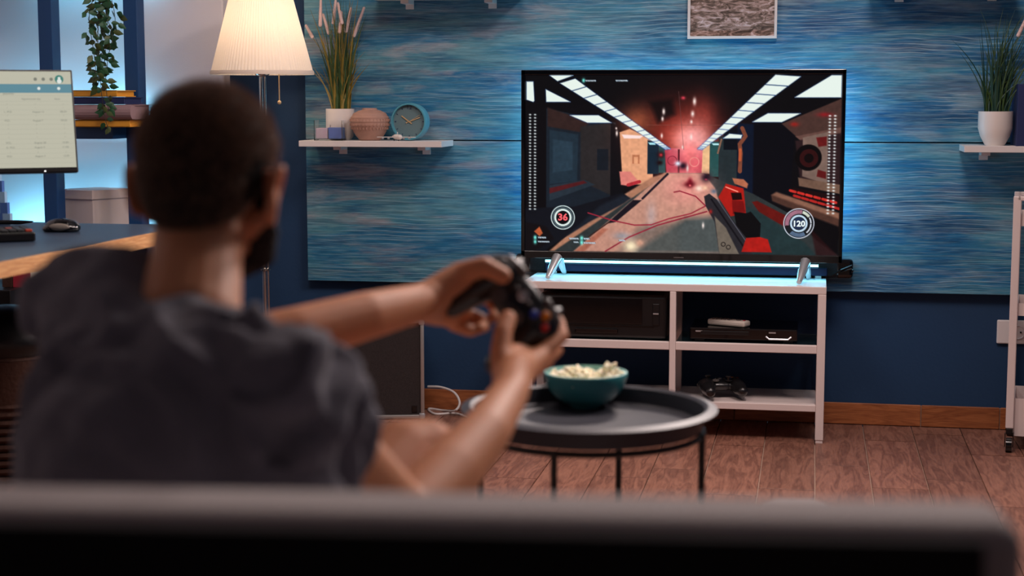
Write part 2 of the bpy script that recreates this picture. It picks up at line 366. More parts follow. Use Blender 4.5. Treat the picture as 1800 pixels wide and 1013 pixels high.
# painted wooden panel in horizontal boards
bx0, bx1 = PY(540, 400, 5.485).x, 1.5
pn = thing('wall_panel', 'wide blue and teal brush-painted wooden panel hung on the wall behind the television', 'wall panel', (0, 5.497, .454))
for z0, z1 in ((.456, .951), (.955, 1.453), (1.457, 1.95)):
    MB().box((.5*(bx0+bx1), 0, .5*(z0+z1)-.454), (bx1-bx0, .026, z1-z0), bev=.002).build('board', M['board'], pn)

# ------------------------------------------------------------------ television
tx0, tx1 = PY(915, 300, 5.3).x, PY(1484, 300, 5.3).x; tz0, tz1 = .568, 1.190; TW, TH = tx1-tx0, tz1-tz0; txc = .5*(tx0+tx1)
tv = thing('television', 'large flat television showing a red-lit corridor shooter game on the white stand', 'television', (txc, 5.32, .507))
z0 = tz0-.507
MB().box((0, .025, z0+TH/2), (TW, .03, TH), bev=.005).box((0, .05, z0+TH*.40), (TW*.62, .035, TH*.55), bev=.01).build('casing', M['black'], tv)
# bezel frame
fb = MB()
sx0, sx1 = PY(922, 300, 5.297).x-txc, PY(1477, 300, 5.297).x-txc; sz0, sz1 = PY(1200, 446, 5.297).z-.507, PY(1200, 131, 5.297).z-.507
fb.box((0, 0, .5*(sz1+z0+TH)), (TW, .022, z0+TH-sz1), bev=.002).box((0, 0, .5*(sz0+z0)), (TW, .022, sz0-z0), bev=.002)
fb.box((.5*(-TW/2+sx0), 0, z0+TH/2), (sx0+TW/2, .022, TH), bev=.002).box((.5*(TW/2+sx1), 0, z0+TH/2), (TW/2-sx1, .022, TH), bev=.002)
fb.build('bezel', M['gloss'], tv)

# picture on the screen: painted into a flat array in screen units, then carried by a fine flat grid
NX, NY = 557, 318
X0, Y0, X1, Y1 = 922., 130., 1478., 447.
gx, gy = np.meshgrid(np.linspace(X0, X1, NX), np.linspace(Y0, Y1, NY))
img = np.zeros((NY, NX, 3)); img[:] = (14, 13, 20)
def blend(mask, col):
    col = np.asarray(col, float); mask = np.clip(mask, 0, 1)[..., None]
    img[:] = img*(1-mask)+col*mask
def poly(pts, col, a=1, soft=1.0):
    P = np.array(pts, float); ins = np.zeros(gx.shape, bool); dm = np.full(gx.shape, 1e9); n = len(P)
    for i in range(n):
        x1, y1 = P[i]; x2, y2 = P[(i+1) % n]
        c = ((y1 > gy) != (y2 > gy)) & (gx < (x2-x1)*(gy-y1)/((y2-y1) or 1e-9)+x1); ins ^= c
        t = np.clip(((gx-x1)*(x2-x1)+(gy-y1)*(y2-y1))/max((x2-x1)**2+(y2-y1)**2, 1e-9), 0, 1)
        dm = np.minimum(dm, np.hypot(gx-x1-t*(x2-x1), gy-y1-t*(y2-y1)))
    sd = np.where(ins, dm, -dm); blend(np.clip(sd/soft+.5, 0, 1)*a, col)
def glow(x, y, rx, ry, col, a=1, p=2):
    d = ((gx-x)/rx)**2+((gy-y)/ry)**2; blend(np.exp(-d*p)*a, col)
def line(pts, w, col, a=1):
    dm = np.full(gx.shape, 1e9); 
    for (x1, y1), (x2, y2) in zip(pts[:-1], pts[1:]):
        t = np.clip(((gx-x1)*(x2-x1)+(gy-y1)*(y2-y1))/max((x2-x1)**2+(y2-y1)**2, 1e-9), 0, 1)
        dm = np.minimum(dm, np.hypot(gx-x1-t*(x2-x1), gy-y1-t*(y2-y1)))
    blend(np.clip(w/2-dm+.5, 0, 1)*a, col)
def ring(x, y, r, w, col, a=1, a0=None, a1=None):
    d = np.hypot(gx-x, gy-y); m_ = np.clip(w/2-abs(d-r)+.5, 0, 1)
    if a0 is not None:
        an = np.degrees(np.arctan2(gy-y, gx-x)) % 360; m_ = m_*((an > a0) & (an < a1))
    blend(m_*a, col)
def light(pts): poly([(x, y) for x, y in pts], (30, 90, 190), .9, 5); poly(pts, (232, 244, 236), 1, 1.2)
# --- corridor
poly([(922, 130), (1478, 130), (1478, 190), (1300, 190), (1250, 262), (1165, 262), (1100, 180), (922, 190)], (12, 12, 18))
poly([(960, 190), (1085, 215), (1085, 350), (960, 400)], (32, 44, 58), 1, 2)
poly([(962, 188), (1040, 214), (1020, 232), (962, 222)], (66, 44, 42), 1, 3)
poly([(966, 228), (1018, 236), (1016, 320), (966, 326)], (40, 60, 76), 1, 2)
poly([(972, 245), (1008, 250), (1008, 300), (972, 305)], (50, 74, 92), 1, 3)
poly([(1022, 222), (1078, 215), (1078, 345), (1022, 320)], (54, 50, 52), 1, 3)
poly([(1052, 262), (1072, 262), (1072, 300), (1052, 300)], (26, 36, 48), 1, 2)
poly([(966, 328), (1030, 318), (1048, 326), (966, 356)], (48, 62, 76), 1, 2)
poly([(966, 333), (1028, 319), (1034, 323), (966, 343)], (110, 30, 34), .9, 2)
poly([(1076, 214), (1098, 226), (1098, 350), (1076, 350)], (14, 18, 26), 1, 2)
# glow and far wall
glow(1200, 240, 90, 78, (196, 56, 40), .95, 1.5)
glow(1122, 212, 36, 34, (178, 92, 62), .9, 1.6); glow(1238, 208, 30, 48, (176, 66, 56), .85, 1.6); poly([(1145, 178), (1185, 172), (1190, 200), (1160, 215)], (16, 10, 14), .8, 10)
poly([(1092, 232), (1110, 226), (1152, 244), (1152, 325), (1098, 325)], (226, 160, 122), 1, 2)
poly([(1096, 236), (1135, 238), (1128, 243), (1100, 243)], (255, 225, 220), 1, 2)
poly([(1115, 272), (1128, 272), (1128, 288), (1115, 288)], (190, 118, 84), 1, 2); poly([(1118, 276), (1125, 276), (1125, 288), (1118, 288)], (228, 160, 120), 1, 1)
poly([(1142, 246), (1162, 250), (1162, 306), (1142, 306)], (26, 50, 70), 1, 2); poly([(1143, 250), (1156, 250), (1156, 254), (1146, 254)], (170, 230, 240), 1, 1)
poly([(1162, 254), (1174, 260), (1174, 304), (1162, 304)], (48, 92, 96), 1, 2)
poly([(1172, 260), (1244, 260), (1240, 304), (1176, 304)], (200, 62, 82), 1, 1.5)
glow(1220, 246, 40, 36, (255, 190, 186), 1, 1.5); glow(1218, 268, 22, 40, (255, 120, 120), .7, 1.6)
poly([(1196, 262), (1199, 262), (1199, 304), (1196, 304)], (90, 20, 34), .9, 1.5)
ring(1186, 282, 8, 1.2, (150, 40, 60)); ring(1225, 284, 8, 1.2, (240, 150, 140))
poly([(1240, 252), (1252, 248), (1252, 305), (1238, 305)], (238, 190, 140), 1, 2)
poly([(1252, 248), (1268, 248), (1268, 310), (1252, 310)], (44, 96, 96), 1, 2); poly([(1255, 251), (1268, 251), (1268, 254), (1258, 254)], (190, 240, 245), 1, 1)
poly([(1268, 240), (1300, 232), (1300, 330), (1268, 318)], (46, 60, 66), 1, 2); poly([(1276, 230), (1300, 222), (1300, 262), (1276, 262)], (12, 20, 34), 1, 2)
poly([(1300, 215), (1330, 217), (1330, 345), (1300, 340)], (14, 30, 58), 1, 3)
poly([(1328, 216), (1400, 216), (1392, 360), (1328, 350)], (10, 12, 24), 1, 3)
line([(1308, 224), (1314, 238), (1304, 252), (1306, 268), (1305, 300)], 7, (150, 82, 60)); line([(1305, 262), (1305, 280)], 5, (210, 100, 60)); line([(1272, 244), (1266, 268)], 3, (150, 110, 90))
# floor
poly([(1176, 304), (1242, 304), (1330, 340), (1478, 420), (1478, 447), (972, 447), (1098, 345), (1150, 318)], (58, 66, 68), 1, 2)
poly([(1172, 304), (1242, 304), (1262, 330), (1300, 447), (1010, 447)], (192, 140, 122), 1, 3)
poly([(1150, 312), (1178, 303), (1182, 303), (975, 447), (966, 447), (1050, 372), (1098, 345)], (178, 124, 98), 1, 3)
glow(1212, 330, 48, 36, (244, 156, 146), .85, 1.5)
poly([(1120, 447), (1210, 385), (1270, 380), (1330, 447)], (78, 92, 94), .9, 12)
poly([(1090, 447), (1130, 400), (1200, 390), (1200, 447)], (96, 96, 92), .55, 14)
line([(1178, 306), (1134, 350)], 4, (44, 34, 50)); poly([(1117, 353), (1133, 353), (1086, 393), (1070, 396)], (34, 28, 42), 1, 1.5); line([(1076, 392), (1038, 420)], 2, (70, 40, 36)); poly([(1062, 404), (1072, 406), (1030, 447), (1012, 447)], (176, 100, 78), .8, 4)
glow(1150, 380, 12, 30, (170, 165, 175), .5); glow(1098, 418, 22, 10, (140, 150, 165), .7)
poly([(922, 370), (1012, 366), (1098, 340), (1112, 350), (1100, 359), (1037, 394), (964, 442), (960, 447), (922, 447)], (22, 26, 38), 1, 2.5)
poly([(1060, 362), (1098, 345), (1116, 350), (1100, 360), (1037, 394), (1000, 418)], (44, 56, 72), .6, 6)
poly([(922, 395), (960, 402), (975, 425), (940, 447), (922, 447)], (22, 18, 24), 1, 4); poly([(938, 412), (948, 403), (954, 415), (948, 421)], (200, 96, 56), 1, 2)
line([(1036, 377), (1080, 390), (1120, 398), (1150, 397), (1180, 386), (1220, 376), (1246, 362), (1228, 345), (1200, 336), (1190, 338)], 2.2, (176, 44, 66))
line([(1068, 446), (1110, 420), (1160, 398), (1200, 386), (1248, 372)], 2.4, (168, 40, 64))
# explosions, debris, drones
poly([(1092, 302), (1112, 302), (1120, 312), (1130, 322), (1110, 328), (1095, 326)], (226, 130, 120), 1, 2); line([(1108, 326), (1128, 320)], 6, (200, 50, 60))
glow(1114, 436, 14, 12, (255, 236, 196), 1, 1.4); glow(1130, 430, 10, 9, (240, 170, 140), .7)
for x, y, rx, ry in ((1170, 195, 2.6, 5.5), (1168, 208, 2.2, 4), (1167, 238, 2, 4), (1224, 177, 3, 6.5), (1221, 199, 3, 5), (1219, 213, 2, 3), (1219, 240, 2, 5), (1204, 258, 1.5, 3), (1213, 295, 2, 6), (1087, 234, 2, 5), (1086, 225, 1.5, 2), (1242, 397, 2, 5)): glow(x, y, rx, ry, (250, 232, 225), 1, 1)
glow(1204, 171, 4, 3, (235, 70, 90), 1, 1); glow(1166, 272, 6, 6, (60, 8, 14), 1, 1); glow(1166, 272, 3, 3, (235, 60, 70), 1, 1); glow(1164, 286, 5, 4, (40, 10, 16), 1, 1)
glow(1205, 291, 6, 5, (40, 20, 40), 1, .8); glow(1196, 287, 5, 4, (225, 235, 250), 1, .9)
glow(1217, 324, 9, 5, (120, 16, 30), 1, .8); glow(1218, 320, 4, 7, (150, 20, 40), 1, .8); glow(1218, 326, 2, 2, (255, 120, 120), 1, 1)
glow(1234, 331, 6, 5, (255, 225, 205), 1, 1); glow(1244, 330, 5, 4, (255, 205, 170), .9, 1); glow(1246, 311, 8, 7, (48, 24, 44), 1, .8); glow(1246, 315, 3, 2, (200, 60, 90), 1)
line([(1196, 160), (1206, 262)], .8, (120, 80, 80), .8); line([(1140, 219), (1270, 219)], .8, (150, 90, 80), .6)
# right machinery
poly([(1376, 216), (1478, 172), (1478, 232), (1408, 244)], (92, 62, 56), 1, 2); poly([(1400, 238), (1478, 222), (1478, 236), (1410, 246)], (120, 84, 76), 1, 2)
glow(1398, 217, 7, 4, (180, 40, 34), 1, 1); glow(1450, 200, 12, 4, (170, 34, 40), 1, 1)
poly([(1400, 246), (1478, 232), (1478, 330), (1410, 318)], (58, 36, 40), 1, 3); poly([(1413, 240), (1456, 230), (1456, 322), (1413, 308)], (134, 108, 98), 1, 2); poly([(1436, 240), (1454, 238), (1454, 254), (1440, 256)], (130, 30, 32), 1, 2); poly([(1440, 296), (1454, 300), (1454, 312), (1438, 308)], (120, 28, 30), 1, 2)
blend(np.clip((23-np.hypot(gx-1423, gy-275))/2+.5, 0, 1), (10, 8, 12)); ring(1424, 276, 12, 8, (84, 22, 24), .8); glow(1424, 276, 6, 6, (24, 8, 10), 1, 1)
poly([(1406, 310), (1478, 322), (1478, 338), (1408, 325)], (128, 96, 80), 1, 2)
poly([(1388, 333), (1400, 328), (1478, 342), (1478, 362), (1420, 352)], (40, 14, 18), 1, 2)
for k_ in range(6):
    line([(1393+k_*14, 333+k_*3.6), (1402+k_*14, 335.5+k_*3.6)], 4.5, (226, 52, 44)); line([(1400+k_*14, 342+k_*4), (1410+k_*14, 345+k_*4)], 4.5, (206, 44, 40))
poly([(1360, 342), (1368, 336), (1478, 372), (1478, 402), (1430, 380), (1362, 352)], (96, 62, 52), 1, 3); poly([(1361, 341), (1370, 336), (1478, 372), (1478, 382), (1420, 362)], (156, 108, 88), .9, 4)
poly([(1392, 364), (1478, 396), (1478, 447), (1440, 420)], (10, 10, 16), 1, 4)
poly([(1327, 354), (1336, 352), (1392, 380), (1390, 400), (1340, 372)], (128, 26, 22), 1, 2)
poly([(1318, 362), (1340, 372), (1420, 425), (1440, 447), (1330, 447), (1320, 400)], (42, 66, 70), 1, 4)
poly([(1430, 400), (1470, 440), (1478, 447), (1440, 447)], (60, 18, 22), .7, 4)
# weapon
poly([(1243, 345), (1252, 340), (1268, 352), (1312, 410), (1330, 447), (1271, 447), (1262, 390), (1246, 362)], (52, 50, 58), 1, 1.5)
poly([(1262, 380), (1282, 400), (1306, 447), (1271, 447)], (124, 112, 100), 1, 2)
line([(1256, 350), (1318, 440)], 3, (26, 24, 34)); line([(1266, 350), (1322, 430)], 1.5, (110, 112, 126), .8)
poly([(1277, 330), (1281, 322), (1312, 330), (1317, 375), (1290, 380), (1268, 346)], (206, 34, 26), 1, 1.5)
poly([(1290, 338), (1308, 338), (1310, 350), (1293, 351)], (40, 10, 12), 1, 1.5); line([(1281, 328), (1302, 336)], 2, (255, 150, 130)); poly([(1292, 352), (1312, 352), (1316, 372), (1294, 376)], (150, 20, 20), 1, 2)
poly([(1296, 372), (1318, 374), (1325, 371), (1343, 392), (1342, 418), (1318, 418), (1300, 395)], (12, 12, 18), 1, 1.5)
poly([(1318, 418), (1342, 416), (1356, 420), (1363, 443), (1310, 443)], (206, 32, 26), 1, 1.5)
poly([(1292, 312), (1312, 314), (1320, 322), (1318, 330), (1296, 322)], (190, 110, 80), 1, 2)
glow(1260, 336, 5, 4, (110, 120, 140), 1, 1); glow(1255, 372, 3, 4, (190, 40, 40), 1, 1); ring(1278, 430, 3.5, 1.2, (30, 24, 24)); ring(1287, 435, 3.5, 1.2, (30, 24, 24))
# ceiling lights
for q in ([(1479-513, 131), (1008, 131), (980, 141)], [(924, 142), (936, 142), (938, 176), (936, 178), (924, 174)], [(959, 156), (1003, 178), (960, 178)], [(1003, 202), (1054, 202), (1077, 215), (1034, 215)],
          [(1398, 170), (1460, 132), (1477, 132), (1477, 170)], [(1326, 213), (1352, 198), (1408, 198), (1376, 213)], [(1275, 242), (1286, 234), (1308, 236), (1306, 242)]): light(q)
def strip(a, b, c, d, n, sh):
    for i in range(n):
        t0 = 1-(1-i/n)**sh; t1 = 1-(1-(i+1)/n)**sh
        def L2(p, q, t): return (p[0]+(q[0]-p[0])*t, p[1]+(q[1]-p[1])*t)
        t1 = t0+(t1-t0)*.92; light([L2(a, b, t0), L2(c, d, t0), L2(c, d, t1), L2(a, b, t1)])
strip((985, 145), (1174, 262), (1012, 137), (1182, 261), 17, 2.1)
strip((1364, 131), (1231, 261), (1407, 134), (1238, 262), 15, 2.1)
# hud
for xs, y0 in (((930.5, 939.5), 201), ((1458.5, 1467.5), 202)):
    for x in xs:
        for i in range(31): glow(x, y0+i*5.68, 2.2, 1.4, (235, 245, 245), 1, 1)
for x, y, r in ((990.5, 386, 21.5), (1409, 391, 26)): blend((np.hypot(gx-x, gy-y) < r)*.8, (26, 32, 40))
ring(990.5, 386, 21, 1.6, (215, 235, 235)); ring(990.5, 386, 17.5, 2, (120, 150, 160), .7); ring(990.5, 386, 14, 3.4, (225, 240, 235)); blend(np.clip(12-np.hypot(gx-990.5, gy-386), 0, 1), (16, 12, 20))
ring(1409, 391, 26, 1.3, (230, 235, 250)); ring(1409, 391, 20.5, 7, (176, 120, 140), .9, 170, 285); ring(1409, 391, 20.5, 7, (120, 150, 190), .7, 60, 130); ring(1409, 391, 13.5, 3.2, (200, 225, 245)); ring(1409, 391, 21, 5, (220, 228, 210), .9, 288, 325); ring(1409, 391, 21, 2.2, (240, 245, 255), .9, 330, 359); ring(1409, 391, 21, 2.2, (240, 245, 255), .9, 0, 50)
blend(np.clip(11-np.hypot(gx-1409, gy-391), 0, 1), (40, 60, 100))
for x, y in ((1027, 140), (940, 423), (940, 431), (1025, 423), (1025, 431)): glow(x, y, 3, 4, (120, 240, 225), 1, 1)
for x0_, x1_, y in ((1031, 1049, 140.5), (1085, 1106, 140.5), (946, 960, 423), (946, 965, 430.5), (1003, 1018, 424), (1011, 1018, 430.5), (1029, 1039, 424), (1029, 1049, 431.5), (1093, 1102, 426)):
    line([(x0_, y), (x1_, y)], 2.6, (30, 70, 110), .8)
    for q in np.arange(x0_, x1_, 2.1): line([(q, y-.8), (q+random.uniform(.4, 1.4), y+.8)], 1.2, (240, 248, 250), .95)
rs = np.random.RandomState(3)
tex = np.zeros((NY, NX))
for sc, am_ in ((4, .5), (10, .35), (26, .25)):
    g_ = rs.rand(NY//sc+2, NX//sc+2); yi = np.arange(NY)/sc; xi = np.arange(NX)/sc; y0i = yi.astype(int); x0i = xi.astype(int); fy = (yi-y0i)[:, None]; fx = (xi-x0i)[None]
    tex += am_*((g_[y0i][:, x0i]*(1-fx)+g_[y0i][:, x0i+1]*fx)*(1-fy)+(g_[y0i+1][:, x0i]*(1-fx)+g_[y0i+1][:, x0i+1]*fx)*fy)
lum = img.mean(2, keepdims=True)/255
img = img*np.where(lum < .8, 1+(tex[..., None]-.55)*.24, 1)
img = np.clip(img*(.60+.40*np.clip(lum*1.7, 0, 1)), 0, 255)
pic = img/255.0; pic = np.where(pic <= .04045, pic/12.92, ((pic+.055)/1.055)**2.4)
def picture_mesh(name, x0, x1, z0_, z1_, arr, m):
    ny, nx = arr.shape[:2]; U_, V_ = np.meshgrid(np.linspace(x0, x1, nx), np.linspace(z1_, z0_, ny))
    co = np.zeros((ny*nx, 3)); co[:, 0] = U_.ravel(); co[:, 2] = V_.ravel()
    idx = np.arange(ny*nx).reshape(ny, nx); q = np.stack([idx[:-1, :-1], idx[1:, :-1], idx[1:, 1:], idx[:-1, 1:]], -1).reshape(-1, 4)
    me = bpy.data.meshes.new(name); me.vertices.add(len(co)); me.vertices.foreach_set('co', co.ravel()); me.loops.add(q.size); me.loops.foreach_set('vertex_index', q.ravel().astype(np.int32))
    me.polygons.add(len(q)); me.polygons.foreach_set('loop_start', np.arange(0, q.size, 4, dtype=np.int32)); me.update(calc_edges=True)
    ca = me.color_attributes.new('picture', 'FLOAT_COLOR', 'POINT'); c4 = np.ones((ny*nx, 4)); c4[:, :3] = arr.reshape(-1, 3); ca.data.foreach_set('color', c4.ravel())
    me.materials.append(m); return me
SCR = attr_emit('television_picture', 1.0)
o = bpy.data.objects.new('screen', picture_mesh('screen', sx0, sx1, sz0, sz1, pic, SCR)); COL.objects.link(o); o.parent = tv; o.location = (0, -.006, 0)
hud_w = mat('hud_white', (0, 0, 0, 1), emit=(.85, .95, .95, 1), es=1); hud_r = mat('hud_red', (0, 0, 0, 1), emit=(.9, .12, .14, 1), es=1)
def scr(x, y): return (sx0+(x-X0)/(X1-X0)*(sx1-sx0), sz1-(y-Y0)/(Y1-Y0)*(sz1-sz0))
for i_, (tx, x, y, sz, mm, al) in enumerate((('36', 990.5, 391, 17, hud_r, 'CENTER'), ('120', 1409, 396, 14, hud_w, 'CENTER'))):
    V, Fc = text_mesh(tx, sz*.00185, al, .035); sx, sz_ = scr(x, y)
    MB().raw([(sx+p.x*1.05+dx, -.0075, sz_+p.y) for dx in (0,) for p in V], Fc).build('counter', mm, tv)
MB().box((0, -.0118, z0+.010), (.033, .001, .0035)).build('badge', M['padgrey'], tv)
for px_, sgn in ((981, -1), (1416, 1)):
    fx = PY(px_, 470, 5.32).x-txc; f = MB()
    f.tube([(fx, -.012, z0+.005), (fx-.012, -.06, .03), (fx-.020, -.092, .006)], [.017, .014, .008], 10)
    f.tube([(fx, .02, z0+.005), (fx+.006, .045, .03), (fx+.010, .072, .006)], [.013, .011, .008], 8)
    f.build('foot', M['silver'], tv, True)

# light bar and soundbar on the stand
lbx0, lbx1 = PY(957, 458, 5.40).x, PY(1455, 462, 5.40).x
lb = thing('light_bar', 'thin glowing cyan light bar under the television screen', 'light', (.5*(lbx0+lbx1), 5.425, .505))
w = lbx1-lbx0
MB().box((0, 0, .022), (w, .016, .026), bev=.003).build('channel', M['barb'], lb)
MB().tube([(-w/2, -.004, .0425), (w/2-.03, -.004, .0425)], .0042, 10).build('diffuser', M['led'], lb, True)
for s_ in (-1, 1): MB().box((s_*(w/2-.03), 0, .0045), (.02, .016, .009)).build('foot', M['alu'], lb)
sbx0, sbx1 = PY(906, 465, 5.44).x, PY(1500, 467, 5.44).x
sb = thing('soundbar', 'long black soundbar behind the cyan light bar under the television', 'speaker', (.5*(sbx0+sbx1), 5.460, .505))
w = sbx1-sbx0
MB().box((0, 0, .032), (w-.08, .040, .060), bev=.008).build('body', M['cloth'], sb)
for s_ in (-1, 1): MB().box((s_*(w/2-.03), 0, .032), (.06, .042, .064), bev=.012).build('end_cap', M['gloss'], sb)
mb = MB(); cx = w/2-.02
for j in range(3): mb.tube([(cx-.05+.03*j, -.026, .01+.012*j), (cx-.02+.02*j, -.034, .03), (cx+.015, -.03, .045-.012*j)], .003, 6)
mb.build('plug_lead', M['black'], sb)
c0 = PY(913, 452, 5.44)
tag(MB().tube([PY(915, 452, 5.462), PY(905, 456, 5.462), PY(901, 468, 5.462), PY(902, 482, 5.462), PY(905, 500, 5.462), PY(915, 530, 5.462)], .0028, 6).build('power_lead', M['black'], None, True), 'thin black lead curving down from behind the left end of the television', 'cable')

# ------------------------------------------------------------------ television stand
gx0, gx1 = PY(920, 495, 5.18).x, PY(1453, 505, 5.18).x; SD = 5.18; SB = 5.465; st_ = thing('television_stand', 'white metal shelving stand carrying the television and the black boxes', 'stand', (.5*(gx0+gx1), .5*(SD+SB), 0))
sw = gx1-gx0; sdp = SB-SD; b_ = .026
MB().box((0, 0, .493), (sw, sdp, .024), bev=.002).build('top', M['metalw'], st_)
fr = MB(); 
for zc in (.353, ): pass
zm = PY(1300, 612, SD).z; zb = PY(1340, 716, SD).z
xm = PY(1182, 600, SD).x-st_.location.x
for i_, x in enumerate((-sw/2+b_/2, xm, sw/2-b_/2)):
    for y in (-sdp/2+b_/2, sdp/2-b_/2):
        MB().box((x, y, .246), (b_ if i_ != 1 else .020, b_, .470), bev=.002).box((x, y, .006), (.022, .022, .010)).build('leg', M['metalw'], st_)
for x0_, x1_ in ((-sw/2+b_, xm-.010), (xm+.010, sw/2-b_)):
    for y in (-sdp/2+b_/2, sdp/2-b_/2): MB().box((.5*(x0_+x1_), y, zm), (x1_-x0_, .02, .026 if y < 0 else .012), bev=.002).build('rail', M['metalw'], st_)
    MB().box((.5*(x0_+x1_), 0, zm+.010), (x1_-x0_-.002, sdp-.05, .006)).build('glass_shelf', M['smoke'], st_)
    mb = MB().box((.5*(x0_+x1_), 0, zb), (x1_-x0_, sdp-.006, .022), bev=.002); mb.build('lower_shelf', M['metalw'], st_)
# printer, player, remote, spare pad
x0_, x1_ = PY(948, 560, 5.2).x, PY(1172, 560, 5.2).x; zt = zm+.0135
pr = thing('printer', 'bulky black box printer on the left glass shelf of the stand', 'printer', (.5*(x0_+x1_), 5.32, zt))
w = x1_-x0_; h = .148
MB().box((0, 0, .075), (w, .235, .146), bev=.012).build('body', M['black'], pr)
MB().box((-.03, -.119, .095), (w*.76, .006, .085), bev=.002).build('front_flap', M['gloss'], pr)
MB().box((-.02, -.121, .028), (.14, .008, .016), bev=.003).box((-.02, -.118, .045), (w*.9, .004, .002)).build('paper_slot', M['gloss'], pr)
MB().box((w/2-.035, -.119, .085), (.022, .006, .07), bev=.002).build('control_strip', M['black'], pr)
MB().box((w/2-.035, -.124, .088), (.018, .004, .004)).build('indicator', M['silver'], pr)
x0_, x1_ = PY(1212, 590, 5.2).x, PY(1402, 590, 5.2).x; w = x1_-x0_
dp = thing('disc_player', 'slim black disc player on the right glass shelf of the stand', 'disc player', (.5*(x0_+x1_), 5.32, zt))
MB().box((0, 0, .026), (w, .22, .038), bev=.004).build('body', M['gloss'], dp)
MB().box((-.06, -.112, .030), (w*.45, .004, .012), bev=.001).build('disc_tray', M['black'], dp)
for x_ in (w/2-.08, -w/2+.03): MB().box((x_, -.112, .034), (.022, .004, .004)).build('display_mark', M['silver'], dp)
MB().tube([(w/2-.10, -.113, .022), (w/2-.09, -.116, .014), (w/2-.03, -.116, .014), (w/2-.02, -.113, .022)], .003, 6).build('front_button', M['silver'], dp)
for s_ in (-1, 1):
    for y in (-.08, .08): MB().box((s_*(w/2-.03), y, .004), (.03, .03, .007)).build('foot', M['black'], dp)
p = PY(1281, 574, 5.27)
rm = thing('remote_control', 'pale grey remote control lying on the disc player', 'remote control', (p.x, 5.27, zt+.046), -.42)
MB().box((0, 0, .010), (.135, .046, .019), bev=.006).build('body', M['remote'], rm)
rb = [(x, y) for x in (-.05, -.036, -.022, -.008, .006) for y in (-.013, 0, .013)]
for x, y in rb: MB().box((x, y, .020), (.008, .007, .003), bev=.001).build('button', M['padgrey'], rm)
MB().lathe([(.008, 0), (.008, .003), (0, .0035)], 12, Matrix.Translation((.035, 0, .019))).build('dial', M['padgrey'], rm)
MB().box((.056, 0, .020), (.006, .008, .003)).build('power_button', M['red'], rm)

def gamepad(name, label, cat, group=None):
    t = thing(name, label, cat)
    mb = MB()
    mb.ell((0, .004, 0), (.062, .034, .019)); mb.ell((-.045, .002, .001), (.033, .033, .020)); mb.ell((.045, .002, .001), (.033, .033, .020))
    for s_ in (-1, 1):
        mb.chain([((s_*.047, 0, 0), .025), ((s_*.051, -.036, -.004), .0245), ((s_*.053, -.074, -.009), .0175)])
    me = remesh(mb, .0022, 5); link_mesh('shell', me, M['pad'], t)
    for s_ in (-1, 1):
        MB().chain([((s_*.028, .036, .003), .007), ((s_*.056, .030, .002), .008), ((s_*.071, .014, 0), .006)]).build('bumper', M['padgrey'] if s_ else M['pad'], t, True)
        MB().chain([((s_*.044, .036, -.012), .009), ((s_*.046, .044, -.020), .006)]).build('trigger', M['pad'], t, True)
    for x, y in ((-.042, .010), (.021, -.014)):
        T = Matrix.Translation((x, y, .016))
        stk = MB().lathe([(.013, 0), (.013, .003), (.006, .004), (.006, .010), (.009, .011), (.0095, .014), (.007, .0145), (0, .0125)], 20, T).build('thumbstick', M['pad'], t, True)
        MB().lathe([(.0092, .0138), (.0098, .0150), (.0085, .0155), (.0078, .0145)], 20, T).build('rim', M['padgrey'], stk, True)
    T = Matrix.Translation((-.021, -.014, .018))
    MB().lathe([(.012, -.002), (.012, .001), (0, .0015)], 20, T).box((0, 0, .002), (.020, .006, .004), T, .001).box((0, 0, .002), (.006, .020, .004), T, .001).build('direction_pad', M['padgrey'], t)
    MB().lathe([(.008, 0), (.008, .002), (.005, .003), (0, .0032)], 20, Matrix.Translation((0, .014, .0185))).build('guide_button', M['silver'], t, True)
    for s_ in (-1, 1): MB().ell((s_*.014, .014, .0185), (.0045, .003, .003), nu=10, nv=6).build('small_button', M['padgrey'], t, True)
    for x, y, m_ in ((-.012, 0, 'btn_b'), (0, .012, 'btn_y'), (0, -.012, 'btn_g'), (.012, 0, 'btn_r')):
        MB().lathe([(.0066, 0), (.0066, .003), (.0050, .0052), (0, .0060)], 16, Matrix.Translation((.043+x, .010+y, .0175))).build('action_button', M[m_], t, True)
    return t
p = PY(1267, 692, 5.27)
gp2 = gamepad('game_controller', 'black game controller lying on the lower shelf of the white stand', 'game controller')
gp2.location = (p.x, 5.27, zb+.011+.041); gp2.rotation_euler = (0, 0, .30)

# ------------------------------------------------------------------ wall shelf on the left and what stands on it
def wall_shelf(name, label, xa, xb, zt_, depth, brackets, gray=False):
    t = thing(name, label, 'shelf', (.5*(xa+xb), WY-.038-depth/2, zt_))
    MB().box((0, 0, -.010), (xb-xa, depth, .020), bev=.001).build('board', M['white'], t)
    for bx_ in brackets:
        MB().box((bx_-.5*(xa+xb), depth/2-.040, -.027), (.028, .078, .014), bev=.001).box((bx_-.5*(xa+xb), depth/2-.003, -.035), (.028, .006, .03)).build('bracket', M['white'], t)
    return t
SY = 5.30; zs = PY(650, 248, SY).z
wall_shelf('wall_shelf', 'short white wall shelf holding the clock, vase and grass plant', PY(525, 250, SY).x, PY(776, 253, SY).x, zs, WY-.038-SY, [PY(595, 260, 5.42).x, PY(743, 262, 5.42).x])
zr = PY(1750, 257, SY).z
wall_shelf('wall_shelf', 'white wall shelf at the right edge holding a rounded white pot', PY(1695, 262, SY).x, 1.15, zr, WY-.038-SY, [PY(1732, 268, 5.42).x, 1.0])
zu = PY(780, 0, 5.42).z+.017
wall_shelf('wall_shelf', 'upper white wall shelf at the top edge, above the clock', PY(640, 0, SY).x, PY(900, 0, SY).x, zu+.006, WY-.038-SY, [PY(713, 3, 5.42).x, PY(860, 3, 5.42).x])
